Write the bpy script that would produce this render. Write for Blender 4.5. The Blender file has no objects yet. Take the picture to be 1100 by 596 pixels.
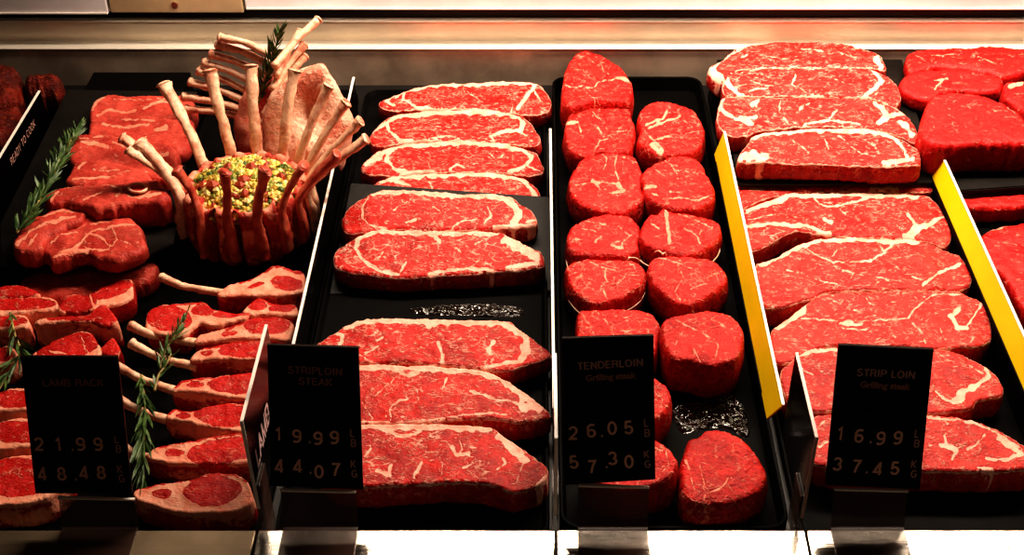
import bpy, bmesh, math, random
import numpy as np
from mathutils import Vector, Matrix, noise, geometry
random.seed(7)
COL = bpy.context.scene.collection
# ---------------------------------------------------------------- camera
F = 1392.0; PIT = math.radians(38); H = 0.826; CX = 578.0; CY = 298.0
SP, CP = math.sin(PIT), math.cos(PIT)
def ray(px, py):
    w = CY - py
    return (px - CX, F*CP + w*SP, -F*SP + w*CP)
def at(px, py, z=0.0, s=0.0, yr=0.0):
    dx, dy, dz = ray(px, py)
    t = (z - s*yr - H)/(dz - s*dy)
    return Vector((dx*t, dy*t, H + dz*t))
def atY(px, py, Y):
    dx, dy, dz = ray(px, py); t = Y/dy
    return Vector((dx*t, Y, H + dz*t))
def atPlane(px, py, p, n):
    d = Vector(ray(px, py)); o = Vector((0, 0, H))
    return o + d*((p - o).dot(n)/d.dot(n))
cam = bpy.data.cameras.new('camera'); cam.sensor_width = 36; cam.sensor_fit = 'HORIZONTAL'
cam.lens = 36*F/1100; cam.shift_x = -28/1100; cam.clip_start = 0.02
co = bpy.data.objects.new('camera', cam); COL.objects.link(co)
co.location = (0, 0, H); co.rotation_euler = (math.pi/2 - PIT, 0, 0)
bpy.context.scene.camera = co
# ---------------------------------------------------------------- object helpers
def tag(o, label=None, cat=None, group=None, kind=None):
    if label: o['label'] = label
    if cat: o['category'] = cat
    if group: o['group'] = group
    if kind: o['kind'] = kind
    return o
def empty(name, loc):
    o = bpy.data.objects.new(name, None); o.empty_display_size = 0.01
    COL.objects.link(o); o.location = loc; return o
def link(name, me, mat, parent=None, loc=None):
    """mesh data is in world space; recentre it on loc (or its base centre)"""
    if parent is not None:
        off = parent_world(parent)
        me.transform(Matrix.Translation(-off)); l = Vector((0, 0, 0))
    else:
        if loc is None:
            a = np.empty(len(me.vertices)*3); me.vertices.foreach_get('co', a); a = a.reshape(-1, 3)
            loc = Vector(((a[:, 0].min()+a[:, 0].max())/2, (a[:, 1].min()+a[:, 1].max())/2, a[:, 2].min()))
        l = Vector(loc); me.transform(Matrix.Translation(-l))
    if mat is not None and len(me.materials) == 0: me.materials.append(mat)
    o = bpy.data.objects.new(name, me); COL.objects.link(o); o.location = l
    if parent is not None: o.parent = parent
    me.name = name
    return o
def parent_world(p):
    v = Vector(p.location)
    while p.parent is not None:
        p = p.parent; v = v + Vector(p.location)
    return v
def smooth(me):
    me.polygons.foreach_set('use_smooth', [True]*len(me.polygons))
def meshof(verts, faces, sm=False):
    me = bpy.data.meshes.new('m'); me.from_pydata([tuple(v) for v in verts], [], faces)
    if sm: smooth(me)
    me.update(); return me
def bm_mesh(bm, sm=False):
    bmesh.ops.recalc_face_normals(bm, faces=bm.faces)
    me = bpy.data.meshes.new('m'); bm.to_mesh(me); bm.free()
    if sm: smooth(me)
    return me
def box_bm(bm, x0, x1, y0, y1, z0, z1, bev=0.0):
    r = bmesh.ops.create_cube(bm, size=1)
    for v in r['verts']:
        v.co = Vector(((x0+x1)/2 + v.co.x*(x1-x0), (y0+y1)/2 + v.co.y*(y1-y0), (z0+z1)/2 + v.co.z*(z1-z0)))
    if bev:
        es = list({e for v in r['verts'] for e in v.link_edges})
        bmesh.ops.bevel(bm, geom=es, offset=bev, segments=2, profile=0.5, affect='EDGES')
def box(x0, x1, y0, y1, z0, z1, bev=0.0):
    bm = bmesh.new(); box_bm(bm, x0, x1, y0, y1, z0, z1, bev); return bm_mesh(bm)
def slab_px(pts, z, th, s=0, yr=0):
    """horizontal or sloped thin board whose top corners sit at the given places"""
    top = [at(x, y, z, s, yr) for x, y in pts]; bot = [v - Vector((0, 0, th)) for v in top]
    bm = bmesh.new(); vs = [bm.verts.new(v) for v in top+bot]; n = len(top)
    bm.faces.new(vs[:n]); bm.faces.new(vs[n:][::-1])
    for i in range(n): bm.faces.new((vs[i], vs[n+i], vs[n+(i+1) % n], vs[(i+1) % n]))
    bmesh.ops.bevel(bm, geom=list(bm.edges), offset=min(th*0.3, 0.0012), segments=2, affect='EDGES')
    return bm_mesh(bm)
def catmull(P, n=6, closed=False):
    P = [Vector(p) for p in P]; out = []; N = len(P)
    rng = range(N) if closed else range(N-1)
    for i in rng:
        if closed: a, b, c, d = P[(i-1) % N], P[i], P[(i+1) % N], P[(i+2) % N]
        else: a, b, c, d = P[max(i-1, 0)], P[i], P[i+1], P[min(i+2, N-1)]
        for k in range(n):
            t = k/n
            out.append(0.5*((2*b) + (c-a)*t + (2*a-5*b+4*c-d)*t*t + (3*b-3*c+d-a)*t*t*t))
    if not closed: out.append(P[-1])
    return out
def tube(P, R, seg=10, sub=5, flat=1.0, nz=0.0, closed=False, cap=True):
    pts = catmull(P, sub, closed); N = len(pts)
    Rr = []
    for i in range(N):
        u = i/(N-1)*(len(R)-1) if not closed else 0
        k = min(int(u), len(R)-2) if len(R) > 1 else 0
        Rr.append(R[k]*(1-(u-k)) + R[k+1]*(u-k) if len(R) > 1 else R[0])
    verts = []; faces = []
    prev = None
    for i in range(N):
        t = (pts[(i+1) % N] - pts[i-1]) if closed else (pts[min(i+1, N-1)] - pts[max(i-1, 0)])
        t.normalize()
        if prev is None: prev = t.orthogonal().normalized() if abs(t.z) > .95 else Vector((0, 0, 1))
        a = (prev - t*prev.dot(t)).normalized(); b = t.cross(a); prev = a
        for k in range(seg):
            an = 2*math.pi*k/seg
            rr = Rr[i]*(1 + nz*noise.noise(Vector((pts[i].x*90+math.cos(an), pts[i].y*90+math.sin(an), i*.5))))
            verts.append(pts[i] + a*math.cos(an)*rr*flat + b*math.sin(an)*rr)
    M = N if closed else N-1
    for i in range(M):
        for k in range(seg):
            j = (i+1) % N
            faces.append((i*seg+k, i*seg+(k+1) % seg, j*seg+(k+1) % seg, j*seg+k))
    if cap and not closed:
        faces.append(tuple(range(seg))[::-1]); faces.append(tuple((N-1)*seg+k for k in range(seg)))
    return verts, faces
def merge(parts):
    V = []; Fc = []
    for v, f in parts:
        o = len(V); V += list(v); Fc += [tuple(i+o for i in q) for q in f]
    return V, Fc
def bonemesh(P, R, seg=12, sub=6, flat=1.0, nz=.3, tipfrac=.14):
    P = [P[0] + (P[0]-P[1]).normalized()*.0022] + list(P); R = [R[0]*.55] + list(R)
    v, f = tube(P, R, seg, sub, flat, nz); me = meshof(v, f, True); N = len(v)//seg
    A = me.attributes.new('tip', 'FLOAT', 'POINT'); A.data.foreach_set('value', [max(0, 1-(i//seg)/(N*tipfrac)) for i in range(len(v))])
    return me
# ---------------------------------------------------------------- materials
class NT:
    def __init__(s, name):
        s.m = bpy.data.materials.new(name); s.m.use_nodes = True; s.t = s.m.node_tree; s.t.nodes.clear()
        s.out = s.n('ShaderNodeOutputMaterial'); s.b = s.n('ShaderNodeBsdfPrincipled')
        s.l(s.b.outputs[0], s.out.inputs[0])
    def n(s, k, **kw):
        x = s.t.nodes.new(k)
        for a, v in kw.items(): setattr(x, a, v)
        return x
    def l(s, a, b): s.t.links.new(a, b)
    def set(s, i, v):
        if hasattr(v, 'links') or isinstance(v, bpy.types.NodeSocket): s.l(v, i)
        else: i.default_value = v
    def math(s, op, a, b=0.0, c=None, clamp=False):
        x = s.n('ShaderNodeMath', operation=op); x.use_clamp = clamp
        s.set(x.inputs[0], a); s.set(x.inputs[1], b)
        if c is not None: s.set(x.inputs[2], c)
        return x.outputs[0]
    def noise(s, vec, scale, detail=3, rough=.5, dist=0):
        x = s.n('ShaderNodeTexNoise'); s.l(vec, x.inputs['Vector'])
        x.inputs['Scale'].default_value = scale; x.inputs['Detail'].default_value = detail
        x.inputs['Roughness'].default_value = rough; x.inputs['Distortion'].default_value = dist
        return x.outputs[0], x.outputs[1]
    def step(s, v, a, b):
        x = s.n('ShaderNodeMapRange', interpolation_type='SMOOTHSTEP'); s.set(x.inputs[0], v)
        x.inputs[1].default_value = a; x.inputs[2].default_value = b
        return x.outputs[0]
    def mix(s, f, a, b):
        x = s.n('ShaderNodeMix', data_type='RGBA'); s.set(x.inputs[0], f)
        for i, v in ((6, a), (7, b)):
            if isinstance(v, tuple): x.inputs[i].default_value = v+(1,) if len(v) == 3 else v
            else: s.l(v, x.inputs[i])
        return x.outputs[2]
    def coords(s, rnd=True):
        tc = s.n('ShaderNodeTexCoord'); v = tc.outputs['Object']
        if rnd:
            oi = s.n('ShaderNodeObjectInfo'); c = s.n('ShaderNodeVectorMath', operation='ADD')
            sc = s.math('MULTIPLY', oi.outputs['Random'], 7.3)
            s.l(v, c.inputs[0]); s.l(sc, c.inputs[1]); v = c.outputs[0]
        return v
    def bump(s, h, dist, strength=1.0, nrm=None):
        x = s.n('ShaderNodeBump'); x.inputs['Strength'].default_value = strength
        x.inputs['Distance'].default_value = dist; s.l(h, x.inputs['Height'])
        if nrm is not None: s.l(nrm, x.inputs['Normal'])
        return x.outputs[0]
def simple(name, col, rough=.5, metal=0.0, spec=.5, nscale=0, namt=.0, bumpd=0, bscale=200, trans=0, alpha=1, rough_var=0, emis=None):
    t = NT(name); b = t.b
    c = t.coords(False)
    if nscale:
        f, _ = t.noise(c, nscale, 5, .6)
        f = t.step(f, .3, .7)
        t.l(t.mix(f, tuple(x*(1-namt) for x in col), tuple(min(1, x*(1+namt)) for x in col)), b.inputs['Base Color'])
    else: b.inputs['Base Color'].default_value = tuple(col)+(1,)
    b.inputs['Roughness'].default_value = rough; b.inputs['Metallic'].default_value = metal
    b.inputs['Specular IOR Level'].default_value = spec
    if rough_var:
        f, _ = t.noise(c, 14, 4, .6)
        t.l(t.math('MULTIPLY_ADD', f, rough_var*2, rough-rough_var), b.inputs['Roughness'])
    if bumpd:
        f, _ = t.noise(c, bscale, 4, .6); t.l(t.bump(f, bumpd), b.inputs['Normal'])
    if trans: b.inputs['Transmission Weight'].default_value = trans
    b.inputs['Alpha'].default_value = alpha
    return t.m
def meat(name, lean1, lean2, fatc, marb=.5, vscale=62, thin=.05, rough=.36, fleck=.5, grain=1.0, stretch=(1, 1.7, 1), mcol=None, ang=.5, spec=.26):
    t = NT(name); b = t.b; v = t.coords()
    # warped, stretched coordinates
    mp = t.n('ShaderNodeMapping'); mp.inputs['Rotation'].default_value = (0, 0, ang); mp.inputs['Scale'].default_value = stretch
    t.l(v, mp.inputs['Vector'])
    _, wc = t.noise(mp.outputs[0], 45, 3, .6)
    wa = t.n('ShaderNodeVectorMath', operation='MULTIPLY_ADD')
    t.l(wc, wa.inputs[0]); wa.inputs[1].default_value = (.022,)*3; t.l(mp.outputs[0], wa.inputs[2])
    vo = t.n('ShaderNodeTexVoronoi', feature='DISTANCE_TO_EDGE'); vo.inputs['Scale'].default_value = vscale
    t.l(wa.outputs[0], vo.inputs['Vector'])
    line = t.math('SUBTRACT', 1.0, t.step(vo.outputs[0], thin*.35, thin*1.5))
    msk, _ = t.noise(mp.outputs[0], 70, 2, .5)
    msk2, _ = t.noise(v, 16, 2, .5)
    m = t.math('ADD', t.math('MULTIPLY', msk, .6), t.math('MULTIPLY', msk2, .4))
    th = .60 - .16*marb
    line = t.math('MULTIPLY', line, t.math('MULTIPLY', t.step(m, th-.01, th+.09), .8))
    vo2 = t.n('ShaderNodeTexVoronoi', feature='DISTANCE_TO_EDGE'); vo2.inputs['Scale'].default_value = vscale*2.6
    t.l(wa.outputs[0], vo2.inputs['Vector'])
    l2 = t.math('SUBTRACT', 1.0, t.step(vo2.outputs[0], .02, .11))
    m2, _ = t.noise(v, 110, 2, .5)
    l2 = t.math('MULTIPLY', l2, t.step(m2, .62-.2*fleck, .70-.2*fleck))
    mp3 = t.n('ShaderNodeMapping'); mp3.inputs['Rotation'].default_value = (0, 0, ang+.5); mp3.inputs['Scale'].default_value = (1, 2.6, 1)
    t.l(wa.outputs[0], mp3.inputs['Vector'])
    n3, _ = t.noise(mp3.outputs[0], 120, 2, .55)
    n3 = t.step(n3, .70-.14*fleck, .76-.13*fleck)
    l2 = t.math('MAXIMUM', t.math('MULTIPLY', l2, .55), t.math('MULTIPLY', n3, .85))
    at_ = t.n('ShaderNodeAttribute', attribute_name='fat')
    nf, _ = t.noise(v, 170, 4, .65)
    fa = t.math('MULTIPLY_ADD', t.math('SUBTRACT', nf, .5), 1.1, at_.outputs['Fac'])
    fat = t.step(fa, .38, .62)
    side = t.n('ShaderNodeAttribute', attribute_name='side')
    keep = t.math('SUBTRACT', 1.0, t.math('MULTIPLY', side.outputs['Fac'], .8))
    allf = t.math('MAXIMUM', fat, t.math('MULTIPLY', t.math('MAXIMUM', line, l2), keep))
    f1, _ = t.noise(v, 30, 5, .65); f2, _ = t.noise(mp.outputs[0], 300, 4, .7)
    lean = t.mix(t.step(f1, .34, .66), lean1, lean2)
    lean = t.mix(t.math('MULTIPLY', t.step(f2, .48, .72), .45), lean, tuple(min(1, c*1.1+.05) for c in lean2))
    lean = t.mix(t.math('MULTIPLY', t.math('SUBTRACT', 1.0, t.step(f2, .32, .5)), .55), lean, tuple(c*.5 for c in lean1))
    lean = t.mix(t.math('MULTIPLY', side.outputs['Fac'], .55), lean, tuple(c*.38 for c in lean1))  # shade painted in: lean darkens down cut sides and in the crown's grooves
    f3, _ = t.noise(v, 90, 3, .6)
    fc = t.mix(t.step(f3, .35, .75), fatc, tuple(c*k for c, k in zip(fatc, (.95, .62, .58))))
    t.l(t.mix(allf, lean, fc), b.inputs['Base Color'])
    rg = t.math('MULTIPLY_ADD', f1, .25, rough-.06); t.l(rg, b.inputs['Roughness'])
    b.inputs['Specular IOR Level'].default_value = spec
    g1, _ = t.noise(mp.outputs[0], 330, 4, .6); g2, _ = t.noise(v, 95, 3, .6)
    hh = t.math('ADD', t.math('MULTIPLY', g1, .4*grain), t.math('ADD', t.math('MULTIPLY', g2, 1.0*grain), t.math('MULTIPLY', allf, .35)))
    t.l(t.bump(hh, .0019), b.inputs['Normal'])
    return t.m
FATC = (.90, .52, .40)
M = {}
M['strip'] = meat('striploin beef', (.36, .007, .005), (.66, .026, .019), FATC, marb=.42, vscale=70, thin=.055, fleck=.62)
M['strip2'] = meat('grilling strip loin beef', (.40, .010, .008), (.68, .040, .030), (.92, .55, .43), marb=.36, vscale=60, thin=.05, fleck=.52, ang=-.5)
M['tender'] = meat('tenderloin beef', (.40, .007, .006), (.68, .024, .018), (.92, .38, .27), marb=.48, vscale=66, thin=.028, fleck=.3, stretch=(1, 1.2, 1), grain=1.8)
M['lean'] = meat('lean beef', (.46, .007, .007), (.64, .016, .013), (.9, .42, .3), marb=.1, vscale=40, thin=.03, fleck=.15, grain=.8)
M['lamb'] = meat('lamb leg meat', (.42, .035, .024), (.66, .10, .07), (.85, .36, .25), marb=.35, vscale=30, thin=.05, fleck=.1, grain=.8, stretch=(1, 3, 1), ang=-.1)
M['chop'] = meat('lamb chop meat', (.42, .010, .008), (.62, .022, .017), (.88, .42, .29), marb=.12, vscale=60, thin=.03, fleck=.3, grain=1.0)
M['glaze'] = meat('glazed meat', (.07, .007, .004), (.24, .022, .008), (.42, .08, .02), marb=.1, vscale=50, thin=.04, rough=.2, fleck=.2, grain=3.5)
t = NT('rib bone'); v = t.coords()
f, _ = t.noise(v, 60, 4, .65); g, _ = t.noise(v, 220, 3, .6)
c = t.mix(t.step(f, .42, .70), (1.0, .66, .46), (.72, .30, .19)); c = t.mix(t.math('MULTIPLY', t.step(g, .5, .75), .4), c, (.5, .08, .05))
tp = t.n('ShaderNodeAttribute', attribute_name='tip'); c = t.mix(t.math('MULTIPLY', tp.outputs['Fac'], .75), c, (.50, .07, .04)); t.l(c, t.b.inputs['Base Color']); t.b.inputs['Roughness'].default_value = .42; t.l(t.bump(g, .0008), t.b.inputs['Normal'])
M['bone'] = t.m
t = NT('shaded red rib bone'); v = t.coords()  # same bone, darker and redder: shade of the front ribs painted in
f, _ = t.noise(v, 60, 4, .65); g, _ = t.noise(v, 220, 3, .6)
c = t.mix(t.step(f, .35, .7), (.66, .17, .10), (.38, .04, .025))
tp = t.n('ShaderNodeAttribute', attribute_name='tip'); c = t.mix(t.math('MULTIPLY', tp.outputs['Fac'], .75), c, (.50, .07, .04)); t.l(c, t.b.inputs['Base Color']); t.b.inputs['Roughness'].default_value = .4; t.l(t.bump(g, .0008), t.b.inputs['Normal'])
M['bone_shaded'] = t.m
t = NT('herb crumb stuffing'); a = t.n('ShaderNodeAttribute', attribute_name='tint'); t.l(a.outputs['Color'], t.b.inputs['Base Color'])
t.b.inputs['Roughness'].default_value = .55; M['stuff'] = t.m
t = NT('rosemary needles'); v = t.coords(); f, _ = t.noise(v, 120, 2, .5)
t.l(t.mix(t.step(f, .35, .65), (.035, .085, .020), (.12, .20, .06)), t.b.inputs['Base Color']); t.b.inputs['Roughness'].default_value = .45; M['needle'] = t.m
M['stem'] = simple('rosemary stem', (.34, .26, .10), .6, nscale=90, namt=.4)
M['tray'] = simple('black tray plastic', (.0030, .0024, .0021), .6, spec=.07, nscale=12, namt=.35, bumpd=.0006, bscale=60, rough_var=.08)
M['board'] = simple('black slate board', (.012, .010, .0085), .5, spec=.2, nscale=20, namt=.3, bumpd=.0006, bscale=90)
M['deck'] = simple('case deck', (.006, .005, .005), .5)
M['black'] = simple('black sign plastic', (.006, .0045, .004), .3, spec=.35)
M['tile'] = simple('black price tile', (.010, .006, .005), .35, spec=.35)
M['blackpanel'] = simple('black divider plastic', (.004, .0025, .0025), .14, spec=.16)
M['yellow'] = simple('yellow divider plastic', (1.0, .70, .010), .4, nscale=12, namt=.06)
M['edge'] = simple('pale plastic edge', (.95, .88, .80), .35)
M['edge2'] = simple('clear plastic edge', (.45, .30, .26), .3)
M['letters'] = simple('pinkish sign lettering', (.62, .36, .30), .5)  # pinkish tan, lighter than the dim lettering
M['letters2'] = simple('dim sign lettering', (.42, .20, .16), .5)
M['digits'] = simple('tan price lettering', (.95, .58, .44), .5)
M['white'] = simple('pale lettering', (.75, .6, .6), .4)
M['twine'] = simple('butcher twine', (.85, .62, .45), .7, bumpd=.0003, bscale=900)
M['marrow'] = simple('red marrow', (.7, .05, .03), .35)
def steel(name, col, rough, sx=2, sy=220):
    t = NT(name); tc = t.n('ShaderNodeTexCoord'); mp = t.n('ShaderNodeMapping'); mp.inputs['Scale'].default_value = (sx, sy, sy)
    t.l(tc.outputs['Object'], mp.inputs['Vector'])
    f, _ = t.noise(mp.outputs[0], 3, 4, .6); g, _ = t.noise(tc.outputs['Object'], 9, 5, .6)
    k = t.math('MULTIPLY_ADD', g, .5, .7)
    t.l(t.mix(t.step(g, .3, .7), tuple(c*.62 for c in col), col), t.b.inputs['Base Color'])
    t.b.inputs['Metallic'].default_value = 1
    t.l(t.math('MULTIPLY_ADD', f, .2, rough-.1), t.b.inputs['Roughness'])
    t.l(t.bump(f, .0003, .5), t.b.inputs['Normal'])
    return t.m
M['steel'] = simple('brushed steel', (.80, .69, .54), .38, metal=.45, nscale=5, namt=.15)
M['steel_dark'] = simple('dull steel', (.50, .40, .31), .45, metal=.35, nscale=9, namt=.35)
M['ledge'] = steel('polished ledge steel', (.9, .83, .73), .13)
M['ledge_unlit'] = steel('unlit ledge steel', (.34, .27, .19), .45)  # lack of light at the left end painted in as darker steel
M['steel_edge'] = simple('bright steel lip', (.9, .84, .74), .3, metal=.3)
M['panel'] = simple('grey enamel panel', (.85, .80, .80), .4, nscale=6, namt=.15)
M['panelbrown'] = simple('warm steel panel', (.62, .46, .28), .4, metal=.2, nscale=8, namt=.2)
M['screw'] = simple('screw head', (.5, .42, .32), .3, metal=1)
# acrylic
t = NT('clear acrylic'); t.b.inputs['Base Color'].default_value = (.13, .075, .06, 1); t.b.inputs['Roughness'].default_value = .2; t.b.inputs['Specular IOR Level'].default_value = .3
t.b.inputs['Alpha'].default_value = .5; M['acrylic'] = t.m
t = NT('wet film'); v = t.coords(); mq = t.n('ShaderNodeMapping'); mq.inputs['Scale'].default_value = (1, 2.6, 1); t.l(v, mq.inputs['Vector']); f, _ = t.noise(mq.outputs[0], 48, 2, .5, 1.2); t.b.inputs['Base Color'].default_value = (.02, .015, .012, 1)
t.b.inputs['Roughness'].default_value = .06; t.b.inputs['Specular IOR Level'].default_value = 1.0; t.l(t.bump(f, .009), t.b.inputs['Normal']); M['wet'] = t.m
# ---------------------------------------------------------------- cut meat
def dpoly(P, L, closed=False):
    """distance of points P (n,2) to polyline L"""
    L = np.asarray(L, float)
    if len(L) == 1: return np.hypot(P[:, 0]-L[0, 0], P[:, 1]-L[0, 1])
    segs = [(L[i], L[(i+1) % len(L)]) for i in range(len(L) if closed else len(L)-1)]
    d = np.full(len(P), 1e9)
    for a, b in segs:
        ab = b-a; q = max((ab**2).sum(), 1e-9)
        u = np.clip(((P-a)@ab)/q, 0, 1)
        c = a + u[:, None]*ab
        d = np.minimum(d, np.hypot(P[:, 0]-c[:, 0], P[:, 1]-c[:, 1]))
    return d
def inside(P, L):
    L = np.asarray(L, float); r = np.zeros(len(P), bool); j = len(L)-1
    for i in range(len(L)):
        xi, yi = L[i]; xj, yj = L[j]
        if yi != yj:
            c = ((yi > P[:, 1]) != (yj > P[:, 1])) & (P[:, 0] < (xj-xi)*(P[:, 1]-yi)/(yj-yi)+xi)
            r ^= c
        j = i
    return r
SEED = [0]
def cut(name, out, mat, th=.024, z=.006, s=0.0, yr=0.0, seams=(), base=0.0, lean=(), rnd=2.4, sp=1.5, lump=.0015,
        sidefat=None, wob=1.1, cap=None, label=None, cat='steak', group=None, parent=None, bulge=.0012, hump=0.0, tilt=0.0, rim=0.0):
    """a slab of meat lying on the plane z + s*(Y-yr); 'out' outlines its top face"""
    SEED[0] += 1; sd = SEED[0]*13.7
    rs = random.Random(SEED[0])
    o = [(p.x, p.y) for p in catmull([(x, y, 0) for x, y in out], 7, True)]
    O = np.array(o)
    per = np.hypot(*(np.roll(O, -1, 0)-O).T).cumsum(); tot = per[-1]; n = max(40, int(tot/1.9))
    per = np.concatenate([[0], per]); OO = np.vstack([O, O[:1]])
    uu = np.linspace(0, tot, n, endpoint=False)
    O = np.stack([np.interp(uu, per, OO[:, 0]), np.interp(uu, per, OO[:, 1])], 1)
    ctr = O.mean(0)
    area = 0.5*np.sum(O[:, 0]*np.roll(O[:, 1], -1)-np.roll(O[:, 0], -1)*O[:, 1])
    T = np.roll(O, -1, 0)-np.roll(O, 1, 0); T /= np.hypot(*T.T)[:, None]+1e-9
    Nn = np.stack([T[:, 1], -T[:, 0]], 1)*(1 if area > 0 else -1)
    wv = np.array([noise.noise(Vector((p[0]*.12, p[1]*.12, sd))) + .6*noise.noise(Vector((p[0]*.35, p[1]*.35, sd+5))) + .35*noise.noise(Vector((p[0]*.8, p[1]*.8, sd+9))) for p in O])
    O = O + Nn*(wv*wob)[:, None]
    x0, y0 = O.min(0); x1, y1 = O.max(0)
    gx, gy = np.meshgrid(np.arange(x0, x1, sp), np.arange(y0, y1, sp*.87))
    gx[1::2] += sp/2
    G = np.stack([gx.ravel(), gy.ravel()], 1)
    G = G[inside(G, O)]; dG = dpoly(G, O, True); k = dG > sp*.7; G = G[k]; dG = dG[k]
    G = G + (np.array([[rs.uniform(-.15, .15), rs.uniform(-.15, .15)] for _ in range(len(G))])*sp if len(G) else 0)
    P = np.vstack([O, G]); dE = np.concatenate([np.zeros(n), dG])
    r = geometry.delaunay_2d_cdt([Vector((p[0], -p[1])) for p in P], [(i, (i+1) % n) for i in range(n)], [], 1, 1e-5)
    vo = r[0]; fo = [f for f in r[2]]
    if len(vo) != len(P):
        P = np.array([(q.x, -q.y) for q in vo]); dE = dpoly(P, O, True)
        # make sure the first n are still the outline
    fat = np.full(len(P), float(base))
    Pw = np.array([[p[0]+1.7*noise.noise(Vector((p[0]*.10, p[1]*.13, sd+2)))+.9*noise.noise(Vector((p[0]*.33, p[1]*.4, sd+3))),
                    p[1]+1.5*noise.noise(Vector((p[0]*.10, p[1]*.13, sd+7)))+.9*noise.noise(Vector((p[0]*.33, p[1]*.4, sd+8)))] for p in P])
    WV = np.array([1+.75*noise.noise(Vector((p[0]*.13, p[1]*.16, sd+11))) for p in P])
    for cx, cy, rx, ry, *rot in lean:
        a = math.radians(rot[0]) if rot else 0
        dx = Pw[:, 0]-cx; dy = Pw[:, 1]-cy
        ux = dx*math.cos(a)+dy*math.sin(a); uy = -dx*math.sin(a)+dy*math.cos(a)
        q = np.sqrt((ux/rx)**2+(uy/ry)**2)
        fat = np.minimum(fat, np.clip(.5+(q-1)*min(rx, ry)/1.8, 0, 1))
    for w, L in seams:
        d = dpoly(Pw, L)
        if w < 0: fat = np.minimum(fat, 1-np.clip(.5+(-w/2*WV-d)/1.5, 0, 1))
        else: fat = np.maximum(fat, np.clip(.5+(w/2*WV-d)/(1.5 if w > 2.2 else 1.9), 0, 1)*(1 if w > 2.2 else .85))
    fside = fat.copy()
    if rim:
        k = np.where(P[:, 1] > ctr[1]+2, .45, 1.0)
        fat = np.maximum(fat, np.clip(.5+(rim*WV*k-dE)/1.6, 0, 1)*np.where(P[:, 1] > ctr[1]+2, .75, 1))
    m2 = .001
    # top
    V = []; FA = []; SI = []
    rr = rnd
    mx = dE.max()+1e-6
    for i in range(len(P)):
        p = at(P[i, 0], P[i, 1], z+th, s, yr)
        e = max(0.0, 1-dE[i]/rr); dz = -(1-math.sqrt(max(0, 1-e*e)))*rr*.85*m2
        nz = noise.noise(Vector((p.x*38, p.y*38, sd)))*lump + noise.noise(Vector((p.x*120, p.y*120, sd)))*lump*.35
        nz += hump*(dE[i]/mx)**.6
        if tilt: nz += tilt*(P[i, 1]-ctr[1])*-.001
        p.z += dz + nz - .0004*fat[i]*(1 if dE[i] > 3 else 0)
        V.append(p); FA.append(fat[i]); SI.append(0.0)
    Fc = [tuple(f) for f in fo]
    # winding so that faces look up
    f = Fc[len(Fc)//2]; nn = (V[f[1]]-V[f[0]]).cross(V[f[2]]-V[f[0]])
    if nn.z < 0: Fc = [q[::-1] for q in Fc]
    c3 = at(ctr[0], ctr[1], z+th, s, yr)
    LV = 7; rings = [list(range(n))]
    for L in range(1, LV+1):
        u = L/LV; ring = []
        for i in range(n):
            p0 = V[i]; zb = z + s*(p0.y-yr) + .0003
            outv = Vector((p0.x-c3.x, p0.y-c3.y, 0)); outv.normalize()
            bl = math.sin(u*math.pi)*bulge - (max(0, u-.75)/.25)**2*.0025
            bl += noise.noise(Vector((p0.x*60, p0.y*60, u*2+sd)))*.0016*math.sin(min(1, u*1.4)*math.pi*.5)*(1-u*.3)
            q = Vector((p0.x, p0.y, p0.z*(1-u)+zb*u)) + outv*bl
            q.z = max(q.z, zb)
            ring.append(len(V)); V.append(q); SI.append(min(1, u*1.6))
            fe = fside[i]
            if sidefat is not None: fe = sidefat*(1-.5*u) + .55*noise.noise(Vector((q.x*28, q.y*28, q.z*60+sd)))
            else: fe = fe*(1-.35*u) + .45*max(0, noise.noise(Vector((q.x*50, q.y*50, q.z*90+sd)))-.05)*1.4
            FA.append(min(1, max(0, fe)))
        rings.append(ring)
    a, b = rings[2], rings[3]; tst = (V[b[0]]-V[a[0]]).cross(V[a[1]]-V[a[0]])
    flip = tst.dot(Vector((V[a[0]].x-c3.x, V[a[0]].y-c3.y, 0))) < 0
    flip = not flip
    for a, b in zip(rings, rings[1:]):
        for i in range(n):
            j = (i+1) % n
            Fc.append((a[i], b[i], b[j], a[j]) if flip else (a[j], b[j], b[i], a[i]))
    bt = tuple(rings[-1]); q0 = [V[i] for i in bt]; ar = sum(q0[i-1].x*q0[i].y-q0[i].x*q0[i-1].y for i in range(len(q0)))
    Fc.append(bt[::-1] if ar > 0 else bt)
    def build(nm, faces, par, loc=None):
        used = sorted({i for q in faces for i in q}); mp = {a: b for b, a in enumerate(used)}
        me = meshof([V[i] for i in used], [tuple(mp[i] for i in q) for q in faces], True)
        for an, arr in (('fat', FA), ('side', SI)):
            A = me.attributes.new(an, 'FLOAT', 'POINT'); A.data.foreach_set('value', [arr[i] for i in used])
        if nrm is not None: me.normals_split_custom_set_from_vertices([nrm[i] for i in used])
        return link(nm, me, mat, par, loc)
    nrm = None
    if cap is not None:
        full = meshof(V, Fc, True); nrm = [v.normal.copy() for v in full.vertices]; bpy.data.meshes.remove(full)
        w, L = cap; A = np.array(P); d = dpoly(A, L)
        near = set(np.nonzero(d < w*.75)[0].tolist()); top = len(P)
        fc = [q for q in Fc if len(q) == 3 and all(i in near for i in q)]; sf = set(fc)
        ob = build(name, [q for q in Fc if q not in sf], parent)
        if len(fc) > 4: 
            c = build('fat_cap', fc, ob); c['label'] = 'pale rim of fat'
    else: ob = build(name, Fc, parent)
    if label: tag(ob, label, cat, group)
    ob['_t'] = 1; del ob['_t']
    return ob
def ell(cx, cy, rx, ry, n=12, j=.05):
    r = random.Random(int(cx*7+cy)); return [(cx+rx*math.cos(a)*(1+r.uniform(-j, j)), cy+ry*math.sin(a)*(1+r.uniform(-j, j))) for a in [2*math.pi*i/n for i in range(n)]]
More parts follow.
